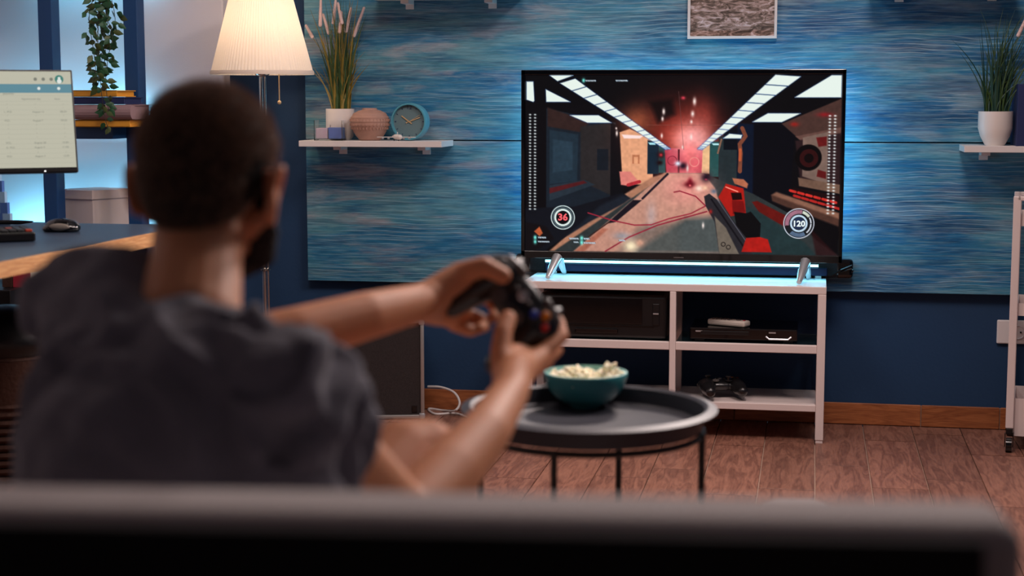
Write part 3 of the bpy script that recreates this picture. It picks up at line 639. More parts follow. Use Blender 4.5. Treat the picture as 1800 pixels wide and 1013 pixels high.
wall_shelf('wall_shelf', 'upper white wall shelf at the top edge, right of the framed photograph', PY(1530, 0, SY).x, PY(1790, 0, SY).x, zu+.014, WY-.038-SY, [PY(1582, 0, 5.42).x, PY(1747, 0, 5.42).x])

def ribbon(pts, w, view=Vector((0, -1, 0))):
    V = []; Fc = []; n = len(pts)
    for i, p in enumerate(pts):
        d = (pts[min(i+1, n-1)]-pts[max(i-1, 0)]).normalized(); s_ = d.cross(view).normalized()
        ww = w*(1-(i/(n-1))**2*.92)*(.75+.25*min(1, i/2)); V += [p-s_*ww/2, p+view*ww*.22, p+s_*ww/2]
    for i in range(n-1):
        a = i*3; Fc += [(a, a+1, a+4, a+3), (a+1, a+2, a+5, a+4)]
    return V, Fc
def grass(t, base_r, zbase, n, hmin, hmax, spread, mats, wmin=.003, wmax=.0055, lean=0, ymax=.12):
    for i in range(n):
        a = random.uniform(0, 2*PI); r0 = base_r*math.sqrt(random.random()); b = Vector((r0*math.cos(a), r0*math.sin(a)*.8, zbase))
        h_ = random.uniform(hmin, hmax); ox = random.gauss(lean, spread); oy = max(-.09, min(ymax, random.gauss(0, .035)))
        curl = random.uniform(1.6, 2.6); droop = random.uniform(0, .12)*abs(ox)*4
        pts = [b+Vector((ox*(s/9)**curl+b.x*.5*s/9, oy*(s/9)**curl, h_*(s/9)-droop*h_*(s/9)**4)) for s in range(10)]
        V, Fc = ribbon(pts, random.uniform(wmin, wmax), Vector((random.uniform(-.5, .5), -1, 0)).normalized())
        MB().raw(V, Fc).build('blade', M[random.choice(mats)], t, 89)
# grass plant left
c = PY(587, 218, 5.345)
pot = thing('potted_grass', 'tall ornamental grass with pink seed heads in a plain white pot, beside the lamp shade', 'plant', (c.x, 5.420, zs))
PR = .049
MB().lathe([(PR*.72, 0), (PR*.92, .012), (PR, .04), (PR, .107), (PR*.93, .107), (PR*.92, .085), (0, .083)], 36).build('pot', M['potw'], pot, True)
MB().lathe([(PR*.90, .080), (PR*.7, .088), (0, .092)], 24).build('soil', M['stem'], pot, True)
grass(pot, PR*.62, .086, 66, .16, .42, .042, ['grassg', 'grasso', 'grasso', 'grassg', 'grassd'], .004, .0075)
grass(pot, PR*.62, .086, 50, .2, .40, .03, ['grassg', 'grasso', 'grassd'], .004, .007)
grass(pot, PR*.7, .086, 22, .12, .24, .04, ['grasso', 'grassg'], .004, .007)
def seed_head(t, a, b, m='seed'):
    a = Vector(a); b = Vector(b); mb = MB(); d = (b-a).normalized(); L_ = (b-a).length
    mb.cone(a, b, .0062, .0042)
    for q in range(170):
        f_ = random.random(); u = Vector((random.gauss(0, 1), random.gauss(0, 1), random.gauss(0, 1))); u = (u-d*u.dot(d)).normalized()
        p0 = a+(b-a)*f_; p1 = p0+(u*.0115+d*.006)*(1-.3*f_); mb.raw([p0+u.cross(d)*.0012, p0-u.cross(d)*.0012, p1], [(0, 1, 2)])
    return mb.build('seed_head', M[m], t)
for (ax, ay, bx_, by) in ((563, 44, 564, 0), (578, 58, 568, 26), (586, 40, 590, 2), (597, 56, 600, 22), (601, 40, 594, 6), (608, 55, 617, 15), (622, 63, 640, 14), (549, 65, 538, 45)):
    y = 5.405+random.uniform(-.03, .03)
    A = PY(ax, ay, y)-pot.location; B = PY(bx_, by, y)-pot.location; seed_head(pot, A, B)
    root = Vector((random.uniform(-.02, .02), 0, .086)); mid = (root+A)/2+Vector((-.1*(A.x-root.x), 0, .03))
    MB().tube([root, mid, A], .0012, 5).build('stalk', M['grasso'], pot)
# candle glass
c = PY(577, 240, 5.315); g_ = thing('candle_holder', 'square clear glass holder with blue and pale wax, in front of the white pot', 'candle', (c.x, 5.338, zs), .06)
mb = MB()
for s_ in (-1, 1): mb.box((s_*.0475, 0, .035), (.003, .060, .068)).box((0, s_*.0285, .035), (.092, .003, .068))
mb.box((0, 0, .003), (.098, .060, .005)); mb.build('glass', M['glass'], g_)
MB().box((.022, 0, .0255), (.046, .050, .038), bev=.002).build('blue_wax', M['wax'], g_); MB().box((-.0235, 0, .0245), (.040, .050, .036), bev=.002).build('pale_wax', M['waxw'], g_)
MB().tube([(.0, 0, .043), (.001, 0, .053)], .001, 5).build('wick', M['black'], g_)
# vase
c = PY(648, 220, 5.36); vs = thing('vase', 'round terracotta vase with carved rings, between the white pot and the clock', 'vase', (c.x, 5.375, zs))
k_ = 35.5*5.43/FPX
prof = [(0, 0), (.45, 0), (.55, .05), (.78, .35), (.97, .75), (1.0, .95), (.96, 1.15), (.80, 1.38), (.55, 1.50), (.38, 1.53), (.37, 1.62), (.32, 1.62), (.30, 1.5), (0, 1.45)]
sm = []
for (r0, h0), (r1, h1) in zip(prof[:-1], prof[1:]):
    for q in range(4): sm.append((r0+(r1-r0)*q/4, h0+(h1-h0)*q/4))
sm = [((r+(.012*math.sin(h_*34) if .35 < r else 0))*k_, h_*k_) for r, h_ in sm]
vb = MB().lathe(sm, 44).build('body', M['clay'], vs, True)
mb = MB()
for lev, rr in ((.62, .925), (.80, .985), (1.02, .985)):
    for q in range(34):
        a = 2*PI*q/34; mb.box((0, 0, 0), (.004, .0022, .008), Matrix.Translation((rr*k_*math.cos(a), rr*k_*math.sin(a), lev*k_)) @ Matrix.Rotation(a, 4, 'Z'))
mb.build('carving', M['clay'], vs)
# clock
c = PY(722, 217, 5.37); r_ = 33.*5.47/FPX
ck = thing('table_clock', 'round blue desk clock with a grey dial, right on the left wall shelf', 'clock', (c.x-.004, 5.385, zs+.001), -.09)
T = Matrix.Translation((0, 0, r_)) @ Matrix.Rotation(PI/2, 4, 'X')
MB().lathe([(0, -.030), (r_*.8, -.030), (r_*.97, -.022), (r_, 0), (r_, .022), (r_*.97, .026), (r_*.90, .026), (r_*.89, .012)], 56, T).build('case', M['clockb'], ck, True)
MB().lathe([(0, .012), (r_*.90, .012), (r_*.90, .0135), (0, .0135)], 56, T).build('dial', M['dial'], ck)
def hand(ang, L_, w_):
    R = T @ Matrix.Rotation(-ang, 4, 'Z'); MB().box((0, L_/2-.006, .0165), (w_, L_+.012, .001), R).build('hand', M['gold'], ck)
hand(math.radians(306), r_*.52, .0034); hand(math.radians(70), r_*.66, .0026); hand(math.radians(60), r_*.70, .0010)
for q in range(12):
    a = 2*PI*q/12
    if q: MB().box((0, r_*.78, .0145), (.0018 if q % 3 else .003, r_*.08, .001), T @ Matrix.Rotation(-a, 4, 'Z')).build('hour_mark', M['bnavy'], ck)
V, Fc = text_mesh('12', .019, 'CENTER'); MB().raw([(p.x, p.y+r_*.66, .0148) for p in V], Fc, T).build('numeral', M['bnavy'], ck)
# model aeroplane
c = PY(697, 243, 5.325)
pl = thing('toy_aeroplane', 'tiny white toy airliner with four engines in front of the clock', 'toy aeroplane', (c.x, 5.322, zs), 0)
MB().chain([((-.016, .016, .015), .003), ((-.004, .004, .014), .0085), ((.014, -.008, .013), .0090)]).build('fuselage', M['potw'], pl, True)
MB().box((-.035, .004, .013), (.062, .012, .002), Matrix.Rotation(.06, 4, 'Z')).box((.035, .004, .013), (.062, .012, .002), Matrix.Rotation(-.06, 4, 'Z')).build('wing', M['potw'], pl)
MB().box((0, .016, .024), (.0015, .008, .012)).box((0, .018, .020), (.024, .006, .0015)).build('tail', M['potw'], pl)
for x in (-.046, -.026, .026, .046): MB().tube([(x, -.008, .009), (x, .004, .009)], .0035, 8).build('engine', M['silver'], pl, True)
for x in (-.008, .008): MB().tube([(x-.001, 0, .003), (x+.001, 0, .003)], .003, 8).box((x, 0, .006), (.001, .001, .008)).build('wheel', M['black'], pl)

# right shelf things
c = PY(1750, 226, 5.36); rp = thing('potted_grass', 'dark green grass in a rounded white pot on the right wall shelf', 'plant', (c.x, 5.37, zr))
PR = .0535
MB().lathe([(PR*.55, 0), (PR*.62, .006), (PR*.86, .030), (PR, .055), (PR, .108), (PR*.94, .108), (PR*.93, .09), (0, .088)], 36).build('pot', M['potw'], rp, True)
MB().lathe([(PR*.90, .084), (0, .094)], 24).build('soil', M['stem'], rp, True)
grass(rp, PR*.65, .09, 110, .10, .36, .045, ['grassd', 'grassg', 'grassd'], .0035, .0065, lean=.03)
for (ax, ay, bx_, by) in ((1790, 62, 1802, 36), (1806, 66, 1812, 30)): seed_head(rp, PY(ax, ay, 5.37)-rp.location, PY(bx_, by, 5.37)-rp.location)
x0_ = PY(1786, 200, 5.34).x
bk = thing('book', 'upright navy book beside the white pot on the right wall shelf', 'book', (x0_+.02, 5.385, zr))
hb_ = PY(1786, 148, 5.34).z-zr
MB().box((0, 0, hb_/2), (.034, .15, hb_-.006)).build('pages', M['pages'], bk)
MB().box((-.0185, 0, hb_/2), (.003, .156, hb_), bev=.0008).box((.0185, 0, hb_/2), (.003, .156, hb_), bev=.0008).box((0, -.0775, hb_/2), (.038, .003, hb_), bev=.0008).build('cover', M['bnavy'], bk)

# framed photograph
px0, px1 = PY(1209, 30, 5.465).x, PY(1366, 30, 5.465).x; pz0 = PY(1290, 68, 5.465).z; pz1 = 1.72
fp = thing('picture_frame', 'narrow white frame with a sea foam photograph above the television', 'picture', (.5*(px0+px1), 5.470, pz0))
w, h_ = px1-px0, pz1-pz0; fw = .0085
mb = MB().box((0, 0, fw/2), (w, .024, fw)).box((0, 0, h_-fw/2), (w, .024, fw)).box((-w/2+fw/2, 0, h_/2), (fw, .024, h_-2*fw)).box((w/2-fw/2, 0, h_/2), (fw, .024, h_-2*fw)); mb.build('frame', M['white'], fp)
def foam():
    m = bpy.data.materials.new('sea_foam_print'); m.use_nodes = True; N = m.node_tree.nodes; L = m.node_tree.links; b = N['Principled BSDF']
    tc = N.new('ShaderNodeTexCoord'); mp = N.new('ShaderNodeMapping'); mp.inputs['Scale'].default_value = (9, 1, 26); mp.inputs['Rotation'].default_value = (0, .12, 0); L.new(tc.outputs['Object'], mp.inputs[0])
    n = N.new('ShaderNodeTexNoise'); n.inputs['Scale'].default_value = 2.4; n.inputs['Detail'].default_value = 8; n.inputs['Distortion'].default_value = 1.5; n.inputs['Roughness'].default_value = .65; L.new(mp.outputs[0], n.inputs['Vector'])
    cr = N.new('ShaderNodeValToRGB'); e = cr.color_ramp.elements; e[0].position = .36; e[0].color = rgb(60, 48, 44); e[1].position = .66; e[1].color = rgb(214, 200, 204)
    q = e.new(.46); q.color = rgb(110, 92, 82); q = e.new(.54); q.color = rgb(168, 142, 134)
    L.new(n.outputs['Fac'], cr.inputs[0]); L.new(cr.outputs[0], b.inputs['Base Color']); b.inputs['Roughness'].default_value = .4; return m
MB().box((0, .002, h_/2), (w-2*fw, .006, h_-2*fw)).build('photograph', foam(), fp)

# ------------------------------------------------------------------ floor lamp
LX, LY = PY(461, 131, 5.24).x, 5.24
lp = thing('floor_lamp', 'lit floor lamp with a pleated cream shade on a slim chrome pole', 'lamp', (LX, LY, 0))
zsb = PY(460, 131, LY).z; rb_ = 91*5.33/FPX; slope = 33/128.
hS = .27; rt_ = rb_-hS*slope*1.0
MB().lathe([(0, 0), (.13, 0), (.13, .012), (.05, .022), (.012, .03), (0, .03)], 40).build('base', M['chrome'], lp, True)
MB().tube([(-.0045, 0, .02), (-.0045, 0, zsb+.13)], .0065, 12).tube([(.008, .004, .02), (.008, .004, zsb+.02)], .0035, 10).build('pole', M['chrome'], lp, True)
MB().lathe([(.010, 0), (.017, .004), (.017, .008), (.010, .012)], 20, Matrix.Translation((0, 0, PY(466, 477, LY).z))).build('collar', M['chrome'], lp, True)
MB().lathe([(.010, -.006), (.022, 0), (.026, .006), (.016, .012), (.014, .05)], 20, Matrix.Translation((0, 0, zsb-.002))).build('socket', M['chrome'], lp, True)
MB().lathe([(rb_, 0), (rb_-.5*hS*slope, hS/2), (rt_, hS)], 180, Matrix.Translation((0, 0, zsb)), pleat=.012).build('shade', M['shade'], lp)
MB().lathe([(rb_+.003, 0), (rb_+.0035, .006), (rb_+.001, .014), (rb_+.0005, .014), (rb_+.0008, .004)], 180, Matrix.Translation((0, 0, zsb-.001)), pleat=.0001).build('hem', M['shade'], lp)
mb = MB()
for a in range(3): t_ = a*2*PI/3; mb.tube([(0, 0, zsb+.025), (math.cos(t_)*rb_*.98, math.sin(t_)*rb_*.98, zsb+.008)], .0016, 5)
mb.build('spider', M['chrome'], lp)
MB().ell((0, 0, zsb+.15), (.026, .026, .034)).build('bulb', M['bulb'], lp, True)
pc = PY(486, 180, LY-.05); mb = MB()
px_ = pc.x-LX; zt_ = zsb+.004; zl = PY(486, 178, LY).z
for q in range(26): mb.ell((px_, -.02, zt_-(zt_-zl)*q/26), .0024, nu=6, nv=4)
mb.ell((px_, -.02, zl-.004), .0068, nu=12, nv=8); mb.build('pull_chain', M['gold'], lp, True)
for zz, en in ((.09, .75), (.20, .75)):
    l = bpy.data.lights.new('bulb_light', 'POINT'); l.energy = en*.98; l.color = (1, .74, .54); l.shadow_soft_size = .035
    o = bpy.data.objects.new('bulb_light', l); COL.objects.link(o); o.parent = lp; o.location = (.0, -.0, zsb+zz)

# ------------------------------------------------------------------ amplifier, cable
A = PZ(750, 734, 0); Bq = PZ(613, 738, 0); d = (A-Bq); ang = math.atan2(d.y, d.x)*.75
am = thing('amplifier', 'black cloth-fronted speaker cabinet with silver edges, left of the stand', 'speaker', (A.x, A.y-.03, .003), ang)
wA = .39; hA = .345; dA = .105
MB().box((-wA/2, dA/2, hA/2), (wA-.012, dA, hA-.012), bev=.004).build('cabinet', M['black'], am)
MB().box((-wA/2, .001, hA/2), (wA-.028, .008, hA-.028), bev=.002).build('grille_cloth', M['cloth'], am)
for x in (-.007, -wA+.007): MB().box((x, 0, hA/2), (.014, .018, hA-.02), bev=.004).build('edge_trim', M['alu'], am, True)
for z in (.007, hA-.007): MB().box((-wA/2, 0, z), (wA-.02, .018, .014), bev=.004).build('edge_trim', M['alu'], am, True)
for x in (-.009, -wA+.009):
    for z in (.009, hA-.009): MB().box((x, 0, z), (.022, .024, .022), bev=.006).build('corner_cap', M['silver'], am, True)
MB().box((-.034, -.004, .034), (.018, .006, .022), bev=.001).build('badge', M['gloss'], am)
cb = [PY(752, 680, 5.47), PY(775, 681, 5.46), PY(798, 690, 5.44), PY(808, 708, 5.42), PY(800, 722, 5.39), PZ(780, 722, .006), PZ(755, 718, .006), PZ(765, 728, .006), PZ(800, 727, .006), PZ(825, 734, .006), PZ(850, 733, .006)]
def smooth_path(P, n=6):
    out = []
    for i in range(len(P)-1):
        p0, p1, p2, p3 = P[max(i-1, 0)], P[i], P[i+1], P[min(i+2, len(P)-1)]
        for q in range(n):
            t = q/n; out.append(.5*((2*p1)+(-p0+p2)*t+(2*p0-5*p1+4*p2-p3)*t*t+(-p0+3*p1-3*p2+p3)*t**3))
    return out+[P[-1]]
for q in cb: q.y = min(q.y, 5.498)
tag(MB().tube(smooth_path(cb), .0042, 8).build('power_cable', M['cable'], None, True), 'looped white cable on the floor between the speaker cabinet and the stand', 'cable')

# ------------------------------------------------------------------ tray table, bowl, popcorn
TC = (PZ(1035, 713, .535)); TR = 225*3.0/FPX
tb = thing('tray_table', 'round black metal tray table with thin legs in front of the stand', 'table', (TC.x, TC.y, 0), YAW)
MB().lathe([(0, .500), (TR*.84, .500), (TR*.87, .505), (TR*.90, .532), (TR*.93, .537), (TR, .532), (TR*.995, .528), (TR*.93, .532), (TR*.905, .527), (TR*.885, .497), (TR*.86, .495), (0, .495)], 96).build('tray', M['tray'], tb, True)
ring_ = [(TR*.885*math.cos(t_*PI/24), TR*.885*math.sin(t_*PI/24), .488) for t_ in range(49)]
MB().tube(ring_, .006, 8, cap=False).build('ring', M['trayleg'], tb, True)
for q in range(4):
    a = math.radians(-19+90*q); r_l = TR*.90
    MB().tube([(r_l*math.cos(a), r_l*math.sin(a), .494), (r_l*math.cos(a), r_l*math.sin(a), 0.002)], .0062, 10).build('leg', M['trayleg'], tb, True)
BC = PZ(1029, 715, .50); BR = 80*2.93/FPX
bw = thing('bowl', 'teal bowl full of popcorn on the black tray table', 'bowl', (BC.x, BC.y, .5005))
BH = .066
out = [(BR*math.sin(t_)**.9 if t_ else 0, BH*(1-math.cos(t_))/(1-math.cos(1.45))) for t_ in np.linspace(.32, 1.45, 12)]
sc_ = BR/out[-1][0]; out = [(r*sc_, z_-out[0][1]+.004) for r, z_ in out]; s2 = BH/out[-1][1]; out = [(r, z_*s2) for r, z_ in out]
inn = [(max(r-.0045, 0), z_+.003) for r, z_ in out[::-1]]
MB().lathe([(0, 0), (out[0][0]*.95, 0)]+out+[(BR-.001, BH+.0025)], 64, cap=False).build('outer', M['bowl'], bw, True)
MB().lathe([(BR-.001, BH+.0026)]+inn+[(0, .008)], 64, cap=False).build('inner', M['bowlin'], bw, True)
mb = MB(); ico = bmesh.new(); bmesh.ops.create_icosphere(ico, subdivisions=1, radius=1); IV = [v.co.copy() for v in ico.verts]; IF = [[v.index for v in f.verts] for f in ico.faces]; ico.free()
for i in range(230):
    a = random.uniform(0, 2*PI); r = BR*.87*math.sqrt(random.random()); x, y = r*math.cos(a), r*math.sin(a)
    # two mounds, a hollow towards the back right
    hgt = .057+.016*math.exp(-((x+.025)**2+(y-.01)**2)/.0011)+.022*math.exp(-((x-.048)**2+(y+.0)**2)/.0005)-.012*math.exp(-((x-.018)**2+(y-.035)**2)/.0004)-.006*(r/BR)**4
    zc = hgt+random.uniform(-.010 if r < BR*.7 else -.002, .002); c0 = Vector((x, y, zc)); mb.mi = 0
    for j in range(4):
        s_ = random.uniform(.0032, .0055); cc = c0+Vector((random.gauss(0, .0035), random.gauss(0, .0035), random.gauss(0, .0028)))
        mb.raw([cc+v*s_*random.uniform(.8, 1.15) for v in IV], IF)
pcn = mb.build('popcorn', M['corn'], None, 89); pcn.location = bw.location; tag(pcn, 'heap of pale popcorn filling the teal bowl', 'popcorn', kind='stuff')

# ------------------------------------------------------------------ serving trolley and socket on the right
q = PZ(1764, 795, 0)
ct = thing('trolley', 'white metal wheeled trolley with three baskets at the right edge', 'trolley', (q.x+.004, q.y+.01, 0), -.125)
cw, cdp, pw_ = .40, .26, .024
ztop = PY(1773, 345, q.y).z; zw = .075
def zc_(py): return PY(1770, py, q.y).z
for x in (pw_/2, cw):
    for y in (0, cdp): MB().box((x, y, .5*(zw+ztop)), (pw_, pw_*.8, ztop-zw), bev=.003).build('post', M['metalw'], ct)
for y in (0, cdp): MB().box((.5*cw+pw_/2, y, ztop-.007), (cw, pw_*.8, .014), bev=.003).build('handle', M['metalw'], ct)
for (pt, pb) in ((378, 398), (534, 556), (702, 768)):
    z1_, z0_ = zc_(pt), zc_(pb); x0_, x1_ = pw_, cw-pw_/2; mb = MB()
    mb.box((.5*(x0_+x1_), .011, .5*(z0_+z1_)), (x1_-x0_, .003, z1_-z0_)).box((.5*(x0_+x1_), cdp-.011, .5*(z0_+z1_)), (x1_-x0_, .003, z1_-z0_))
    mb.box((x0_, cdp/2, .5*(z0_+z1_)), (.003, cdp-.02, z1_-z0_)).box((x1_, cdp/2, .5*(z0_+z1_)), (.003, cdp-.02, z1_-z0_)).box((.5*(x0_+x1_), cdp/2, z0_+.002), (x1_-x0_, cdp-.02, .003))
    mb.build('basket', M['metalw'], ct)
for x in (pw_/2, cw):
    for y in (0, cdp):
        cs = MB().box((x, y, .066), (.020, .022, .020), bev=.003).box((x-.012, y-.008, .040), (.003, .022, .042)).box((x+.012, y-.008, .040), (.003, .022, .042)).build('caster', M['black'], ct)
        MB().tube([(x-.009, y-.012, .024), (x+.009, y-.012, .024)], .023, 20).build('wheel', M['gloss'], cs, True)
s0 = PY(1752, 583, 5.514); zsk = s0.z
so = thing('wall_socket', 'white double wall socket behind the trolley', 'socket', (s0.x+.075, WY-.001, zsk))
MB().box((0, -.006, 0), (.150, .011, .079), bev=.004).build('plate', M['fac'], so)
for x in (-.075+.066, -.075+.066+.071-.02):
    T = Matrix.Translation((x, -.012, 0)) @ Matrix.Rotation(PI/2, 4, 'X')
    wl = MB().lathe([(.0235, 0), (.0235, .003), (.021, .003), (.019, -.004), (0, -.004)], 28, T).build('socket_well', M['fac'], so, True)
    MB().tube([(x-.0095, -.0165, 0), (x-.0095, -.0120, 0)], .0032, 8).tube([(x+.0095, -.0165, 0), (x+.0095, -.0120, 0)], .0032, 8).build('pin_hole', M['hole'], wl)

# ------------------------------------------------------------------ bookshelf behind the desk
bs = thing('bookshelf', 'dark blue open bookshelf lit from behind with cyan light', 'bookshelf', (-2.37, 5.12, 0))
def bsx(x): return x+2.37
pxs = (-2.920, -2.524, -2.222)
for x in pxs: MB().box((bsx(x), 0, 1.15), (.048, .062, 2.3), bev=.002).build('post', M['navy'], bs)
zb1 = PY(180, 222, 5.09).z; zb2 = PY(180, 243, 5.09).z
for zt_, th in ((zb1, zb1-zb2), (.66, .04), (.30, .04), (1.62, .04)):
    for xa, xb in ((-2.896, -2.548), (-2.500, -2.246)): MB().box((bsx(.5*(xa+xb)), .05, zt_-th/2), (xb-xa, .37, th), bev=.002).build('shelf', M['navy'], bs)
# stacked books, lower one first
zz = zb1+.0005; YK = 5.005
stack = ((127, 228, 205, 218, 'yellow', 'yellow book lying at the bottom of the stack on the bookshelf'), (125, 233, 178, 205, 'mauve', 'thick mauve book in the stack, above the lower yellow one'),
         (120, 218, 165, 178, 'bnavy', 'navy book in the stack, just under the topmost yellow one'), (118, 205, 153, 165, 'yellow', 'thin yellow book topmost on the stack on the bookshelf'))
for xa, xb, ya, yb, m_, lab in stack:
    xb_ = PY(xb, ya, YK-.075).x; th = (yb-ya)*5.1/FPX; L_ = .205
    b = thing('book', lab, 'book', (xb_-L_/2, YK, zz), 0, 'books stacked flat on the bookshelf'); d_ = .15
    MB().box((0, .003, th/2), (L_-.012, d_-.012, th-.006)).build('pages', M[m_], b)
    mb = MB().box((0, 0, .0015), (L_, d_, .003), bev=.0006).box((0, 0, th-.002), (L_, d_, .003), bev=.0006)
    mb.box((0, -d_/2+.0015, th/2), (L_, .003, th), bev=.001) if m_ != 'mauve' else mb.tube([(-L_/2, -d_/2+.004, th/2), (L_/2, -d_/2+.004, th/2)], th/2, 16)
    mb.build('cover', M[m_], b); zz += th+.0006
# box
q = PY(167, 392, 5.17)
bx = thing('storage_box', 'lidded pale cardboard storage box on the bookshelf behind the desk', 'box', (q.x, 5.155, .6605), 0)
T = Matrix.Rotation(.16, 4, 'Z'); hB = PY(167, 335, 5.17).z-.66
ptsL = [(0, 0), (.085, .16), (-.08, .20), (-.165, .045)]
def quad_prism(mb, pts, z0_, z1_, grow=0):
    c = Vector((sum(p[0] for p in pts)/4, sum(p[1] for p in pts)/4)); P = [Vector(p)+(Vector(p)-c).normalized()*grow for p in pts]
    V = [(p.x, p.y, z0_) for p in P]+[(p.x, p.y, z1_) for p in P]; return mb.raw(V, [(3, 2, 1, 0), (4, 5, 6, 7)]+[(i, (i+1) % 4, (i+1) % 4+4, i+4) for i in range(4)])
quad_prism(MB(), ptsL, 0, hB-.008).build('carton', M['carton'], bx); quad_prism(MB(), ptsL, hB-.030, hB, .007).build('lid', M['carton'], bx)

# trailing plant hanging in front of the bookshelf
vp = thing('trailing_plant', 'green leafy vine trailing down in front of the stacked books', 'plant', (PY(180, 0, 4.885).x+.01, 5.05, 1.6205))
MB().lathe([(.035, 0), (.05, .02), (.055, .10), (.05, .10), (.045, .08), (0, .08)], 28).build('pot', M['potw'], vp, True)
lf = []
def leaf_mesh(m_):
    V = [(0, 0, 0), (.24, .10, .22), (.27, .06, .50), (0, 0, 1.0), (-.27, .06, .50), (-.24, .10, .22), (0, -.02, .3), (0, -.02, .6)]
    Fc = [(0, 1, 6), (1, 2, 7, 6), (2, 3, 7), (3, 4, 7), (4, 5, 6, 7), (5, 0, 6)]
    return MB().raw(V, Fc).mesh('leaf', M[m_], 89)
LM = [leaf_mesh('leaf'), leaf_mesh('leaf'), leaf_mesh('leafo')]
strands = [[(178, -40), (160, 10), (157, 40), (163, 80), (168, 125), (162, 150)], [(178, -40), (175, 10), (172, 60), (174, 110), (178, 160), (183, 200), (190, 228)], [(182, -40), (185, 10), (190, 60), (184, 100), (186, 140), (188, 170), (192, 205)],
           [(184, -40), (196, 0), (202, 30), (200, 60), (190, 100), (188, 130)], [(180, -40), (180, 5), (178, 40), (180, 90), (176, 130), (172, 150)], [(182, -40), (190, -5), (188, 30), (195, 50), (198, 75)], [(180, -40), (168, 0), (166, 30), (172, 50)]]
for sI, sp in enumerate(strands):
    yv = 4.885+random.uniform(-.025, .025)
    P = [PY(x, y, yv)-vp.location for x, y in sp]; P.insert(0, Vector((P[0].x, -.115, .02))); P.insert(0, Vector((random.uniform(-.02, .02), -.05, .105))); P.insert(0, Vector((random.uniform(-.01, .01), 0, .082))); path = smooth_path(P, 8)
    MB().tube(path, .0011, 5).build('stem', M['stem'], vp)
    L_ = 0
    for i in range(20, len(path)-1):
        L_ += (path[i]-path[i-1]).length
        if L_ < .016: continue
        L_ = 0
        for side in ((-1, 1) if random.random() < .55 else (random.choice((-1, 1)),)):
            lm = random.choice(LM); o = bpy.data.objects.new('leaf', lm); COL.objects.link(o); o.parent = vp; s_ = random.uniform(.026, .038)
            o.location = path[i]+Vector((side*random.uniform(0, .014), -.003, random.uniform(-.008, .008))); o.scale = (s_, s_, s_); o.rotation_euler = Euler((random.uniform(-.7, .7), side*random.uniform(1.4, 2.8), random.uniform(-.8, .8)), 'XYZ')
for i in range(3):
    o = bpy.data.objects.new('leaf', LM[2]); COL.objects.link(o); o.parent = vp; o.location = PY(190, 222+i*2, 4.885)-vp.location; o.scale = (.022,)*3; o.rotation_euler = (0, PI-.3+i*.35, .3)

# ------------------------------------------------------------------ desk with monitor, keyboard, mouse
DZ = .75
dA_ = PZ(0, 462, DZ); dB_ = PZ(265, 411, DZ); back_y = 4.235; ex = lambda y: dA_.x+(dB_.x-dA_.x)*(y-dA_.y)/(dB_.y-dA_.y)
dk = thing('desk', 'dark topped desk with a pale wooden edge, left of the man', 'desk', (-2.3, 3.3, 0))
poly_ = [(-3.1, 2.6), (ex(2.6)-.012, 2.6), (ex(back_y)-.012, back_y), (-3.1, back_y)]
def hprism(poly, z0_, z1_, off): 
    n = len(poly); V = [(x-off.x, y-off.y, z0_) for x, y in poly]+[(x-off.x, y-off.y, z1_) for x, y in poly]
    return MB().raw(V, [tuple(range(n-1, -1, -1)), tuple(range(n, 2*n))]+[(i, (i+1) % n, (i+1) % n+n, i+n) for i in range(n)])
hprism(poly_, DZ-.034, DZ, dk.location).build('top', M['desk'], dk)
hprism([(ex(2.6)-.012, 2.6), (ex(2.6), 2.6), (ex(back_y), back_y), (ex(back_y)-.012, back_y)], DZ-.034, DZ-.0005, dk.location).build('edge_band', M['oak'], dk)
for x, y in ((-1.78, 4.12), (-3.0, 4.12), (-3.0, 2.7), (-1.78, 2.7)): MB().box((x+2.3, y-3.3, .357), (.05, .05, .714), bev=.003).build('leg', M['oak'] if y < 3 else M['navy'], dk)
# monitor
Rm = Matrix.Rotation(YAW+math.radians(25), 3, 'Z'); tilt = math.radians(11)
mo = thing('monitor', 'computer monitor on the desk showing a pale appointment table', 'monitor', (0, 0, DZ+.0005))
xa = Rm @ Vector((1, 0, 0)); na = Rm @ Vector((0, 1, 0)); up_ = (Vector((0, 0, 1))*math.cos(tilt)+na*math.sin(tilt)); nn = xa.cross(up_)*-1
BRc = PY(139, 302, 3.93); MW, MH = .50, .268
mo.location = (BRc.x-xa.x*MW/2+na.x*.06, BRc.y-xa.y*MW/2+na.y*.06, DZ+.0005)
ol = BRc-mo.location-xa*MW
TM = Matrix(((xa.x, up_.x, nn.x, ol.x), (xa.y, up_.y, nn.y, ol.y), (xa.z, up_.z, nn.z, ol.z), (0, 0, 0, 1)))   # x right, y up, z towards viewer
if nn.y > 0: TM = Matrix(((xa.x, up_.x, -nn.x, ol.x), (xa.y, up_.y, -nn.y, ol.y), (xa.z, up_.z, -nn.z, ol.z), (0, 0, 0, 1)))
MB().box((MW/2, MH/2, -.015), (MW, MH, .022), TM, .003).box((MW/2, MH*.45, -.035), (MW*.5, MH*.5, .03), TM, .008).build('casing', M['black'], mo)
ms = mat('monitor_picture', (0, 0, 0, 1), .3, emit=rgb(186, 184, 166), es=1); mband = mat('monitor_band', (0, 0, 0, 1), .3, emit=rgb(92, 136, 150), es=1)
mtxt = mat('monitor_text', (0, 0, 0, 1), .3, emit=rgb(120, 122, 112), es=1); mtw = mat('monitor_white', (0, 0, 0, 1), .3, emit=rgb(220, 225, 220), es=1); mgr = mat('monitor_avatar', (0, 0, 0, 1), .3, emit=rgb(60, 125, 115), es=1)
MB().box((MW/2, MH/2+.004, -.0035), (MW-.010, MH-.018, .002), TM).build('screen', ms, mo)
MB().box((MW/2, MH*.815, -.0022), (MW-.010, MH*.085, .001), TM).build('screen_band', mband, mo)
mb = MB()
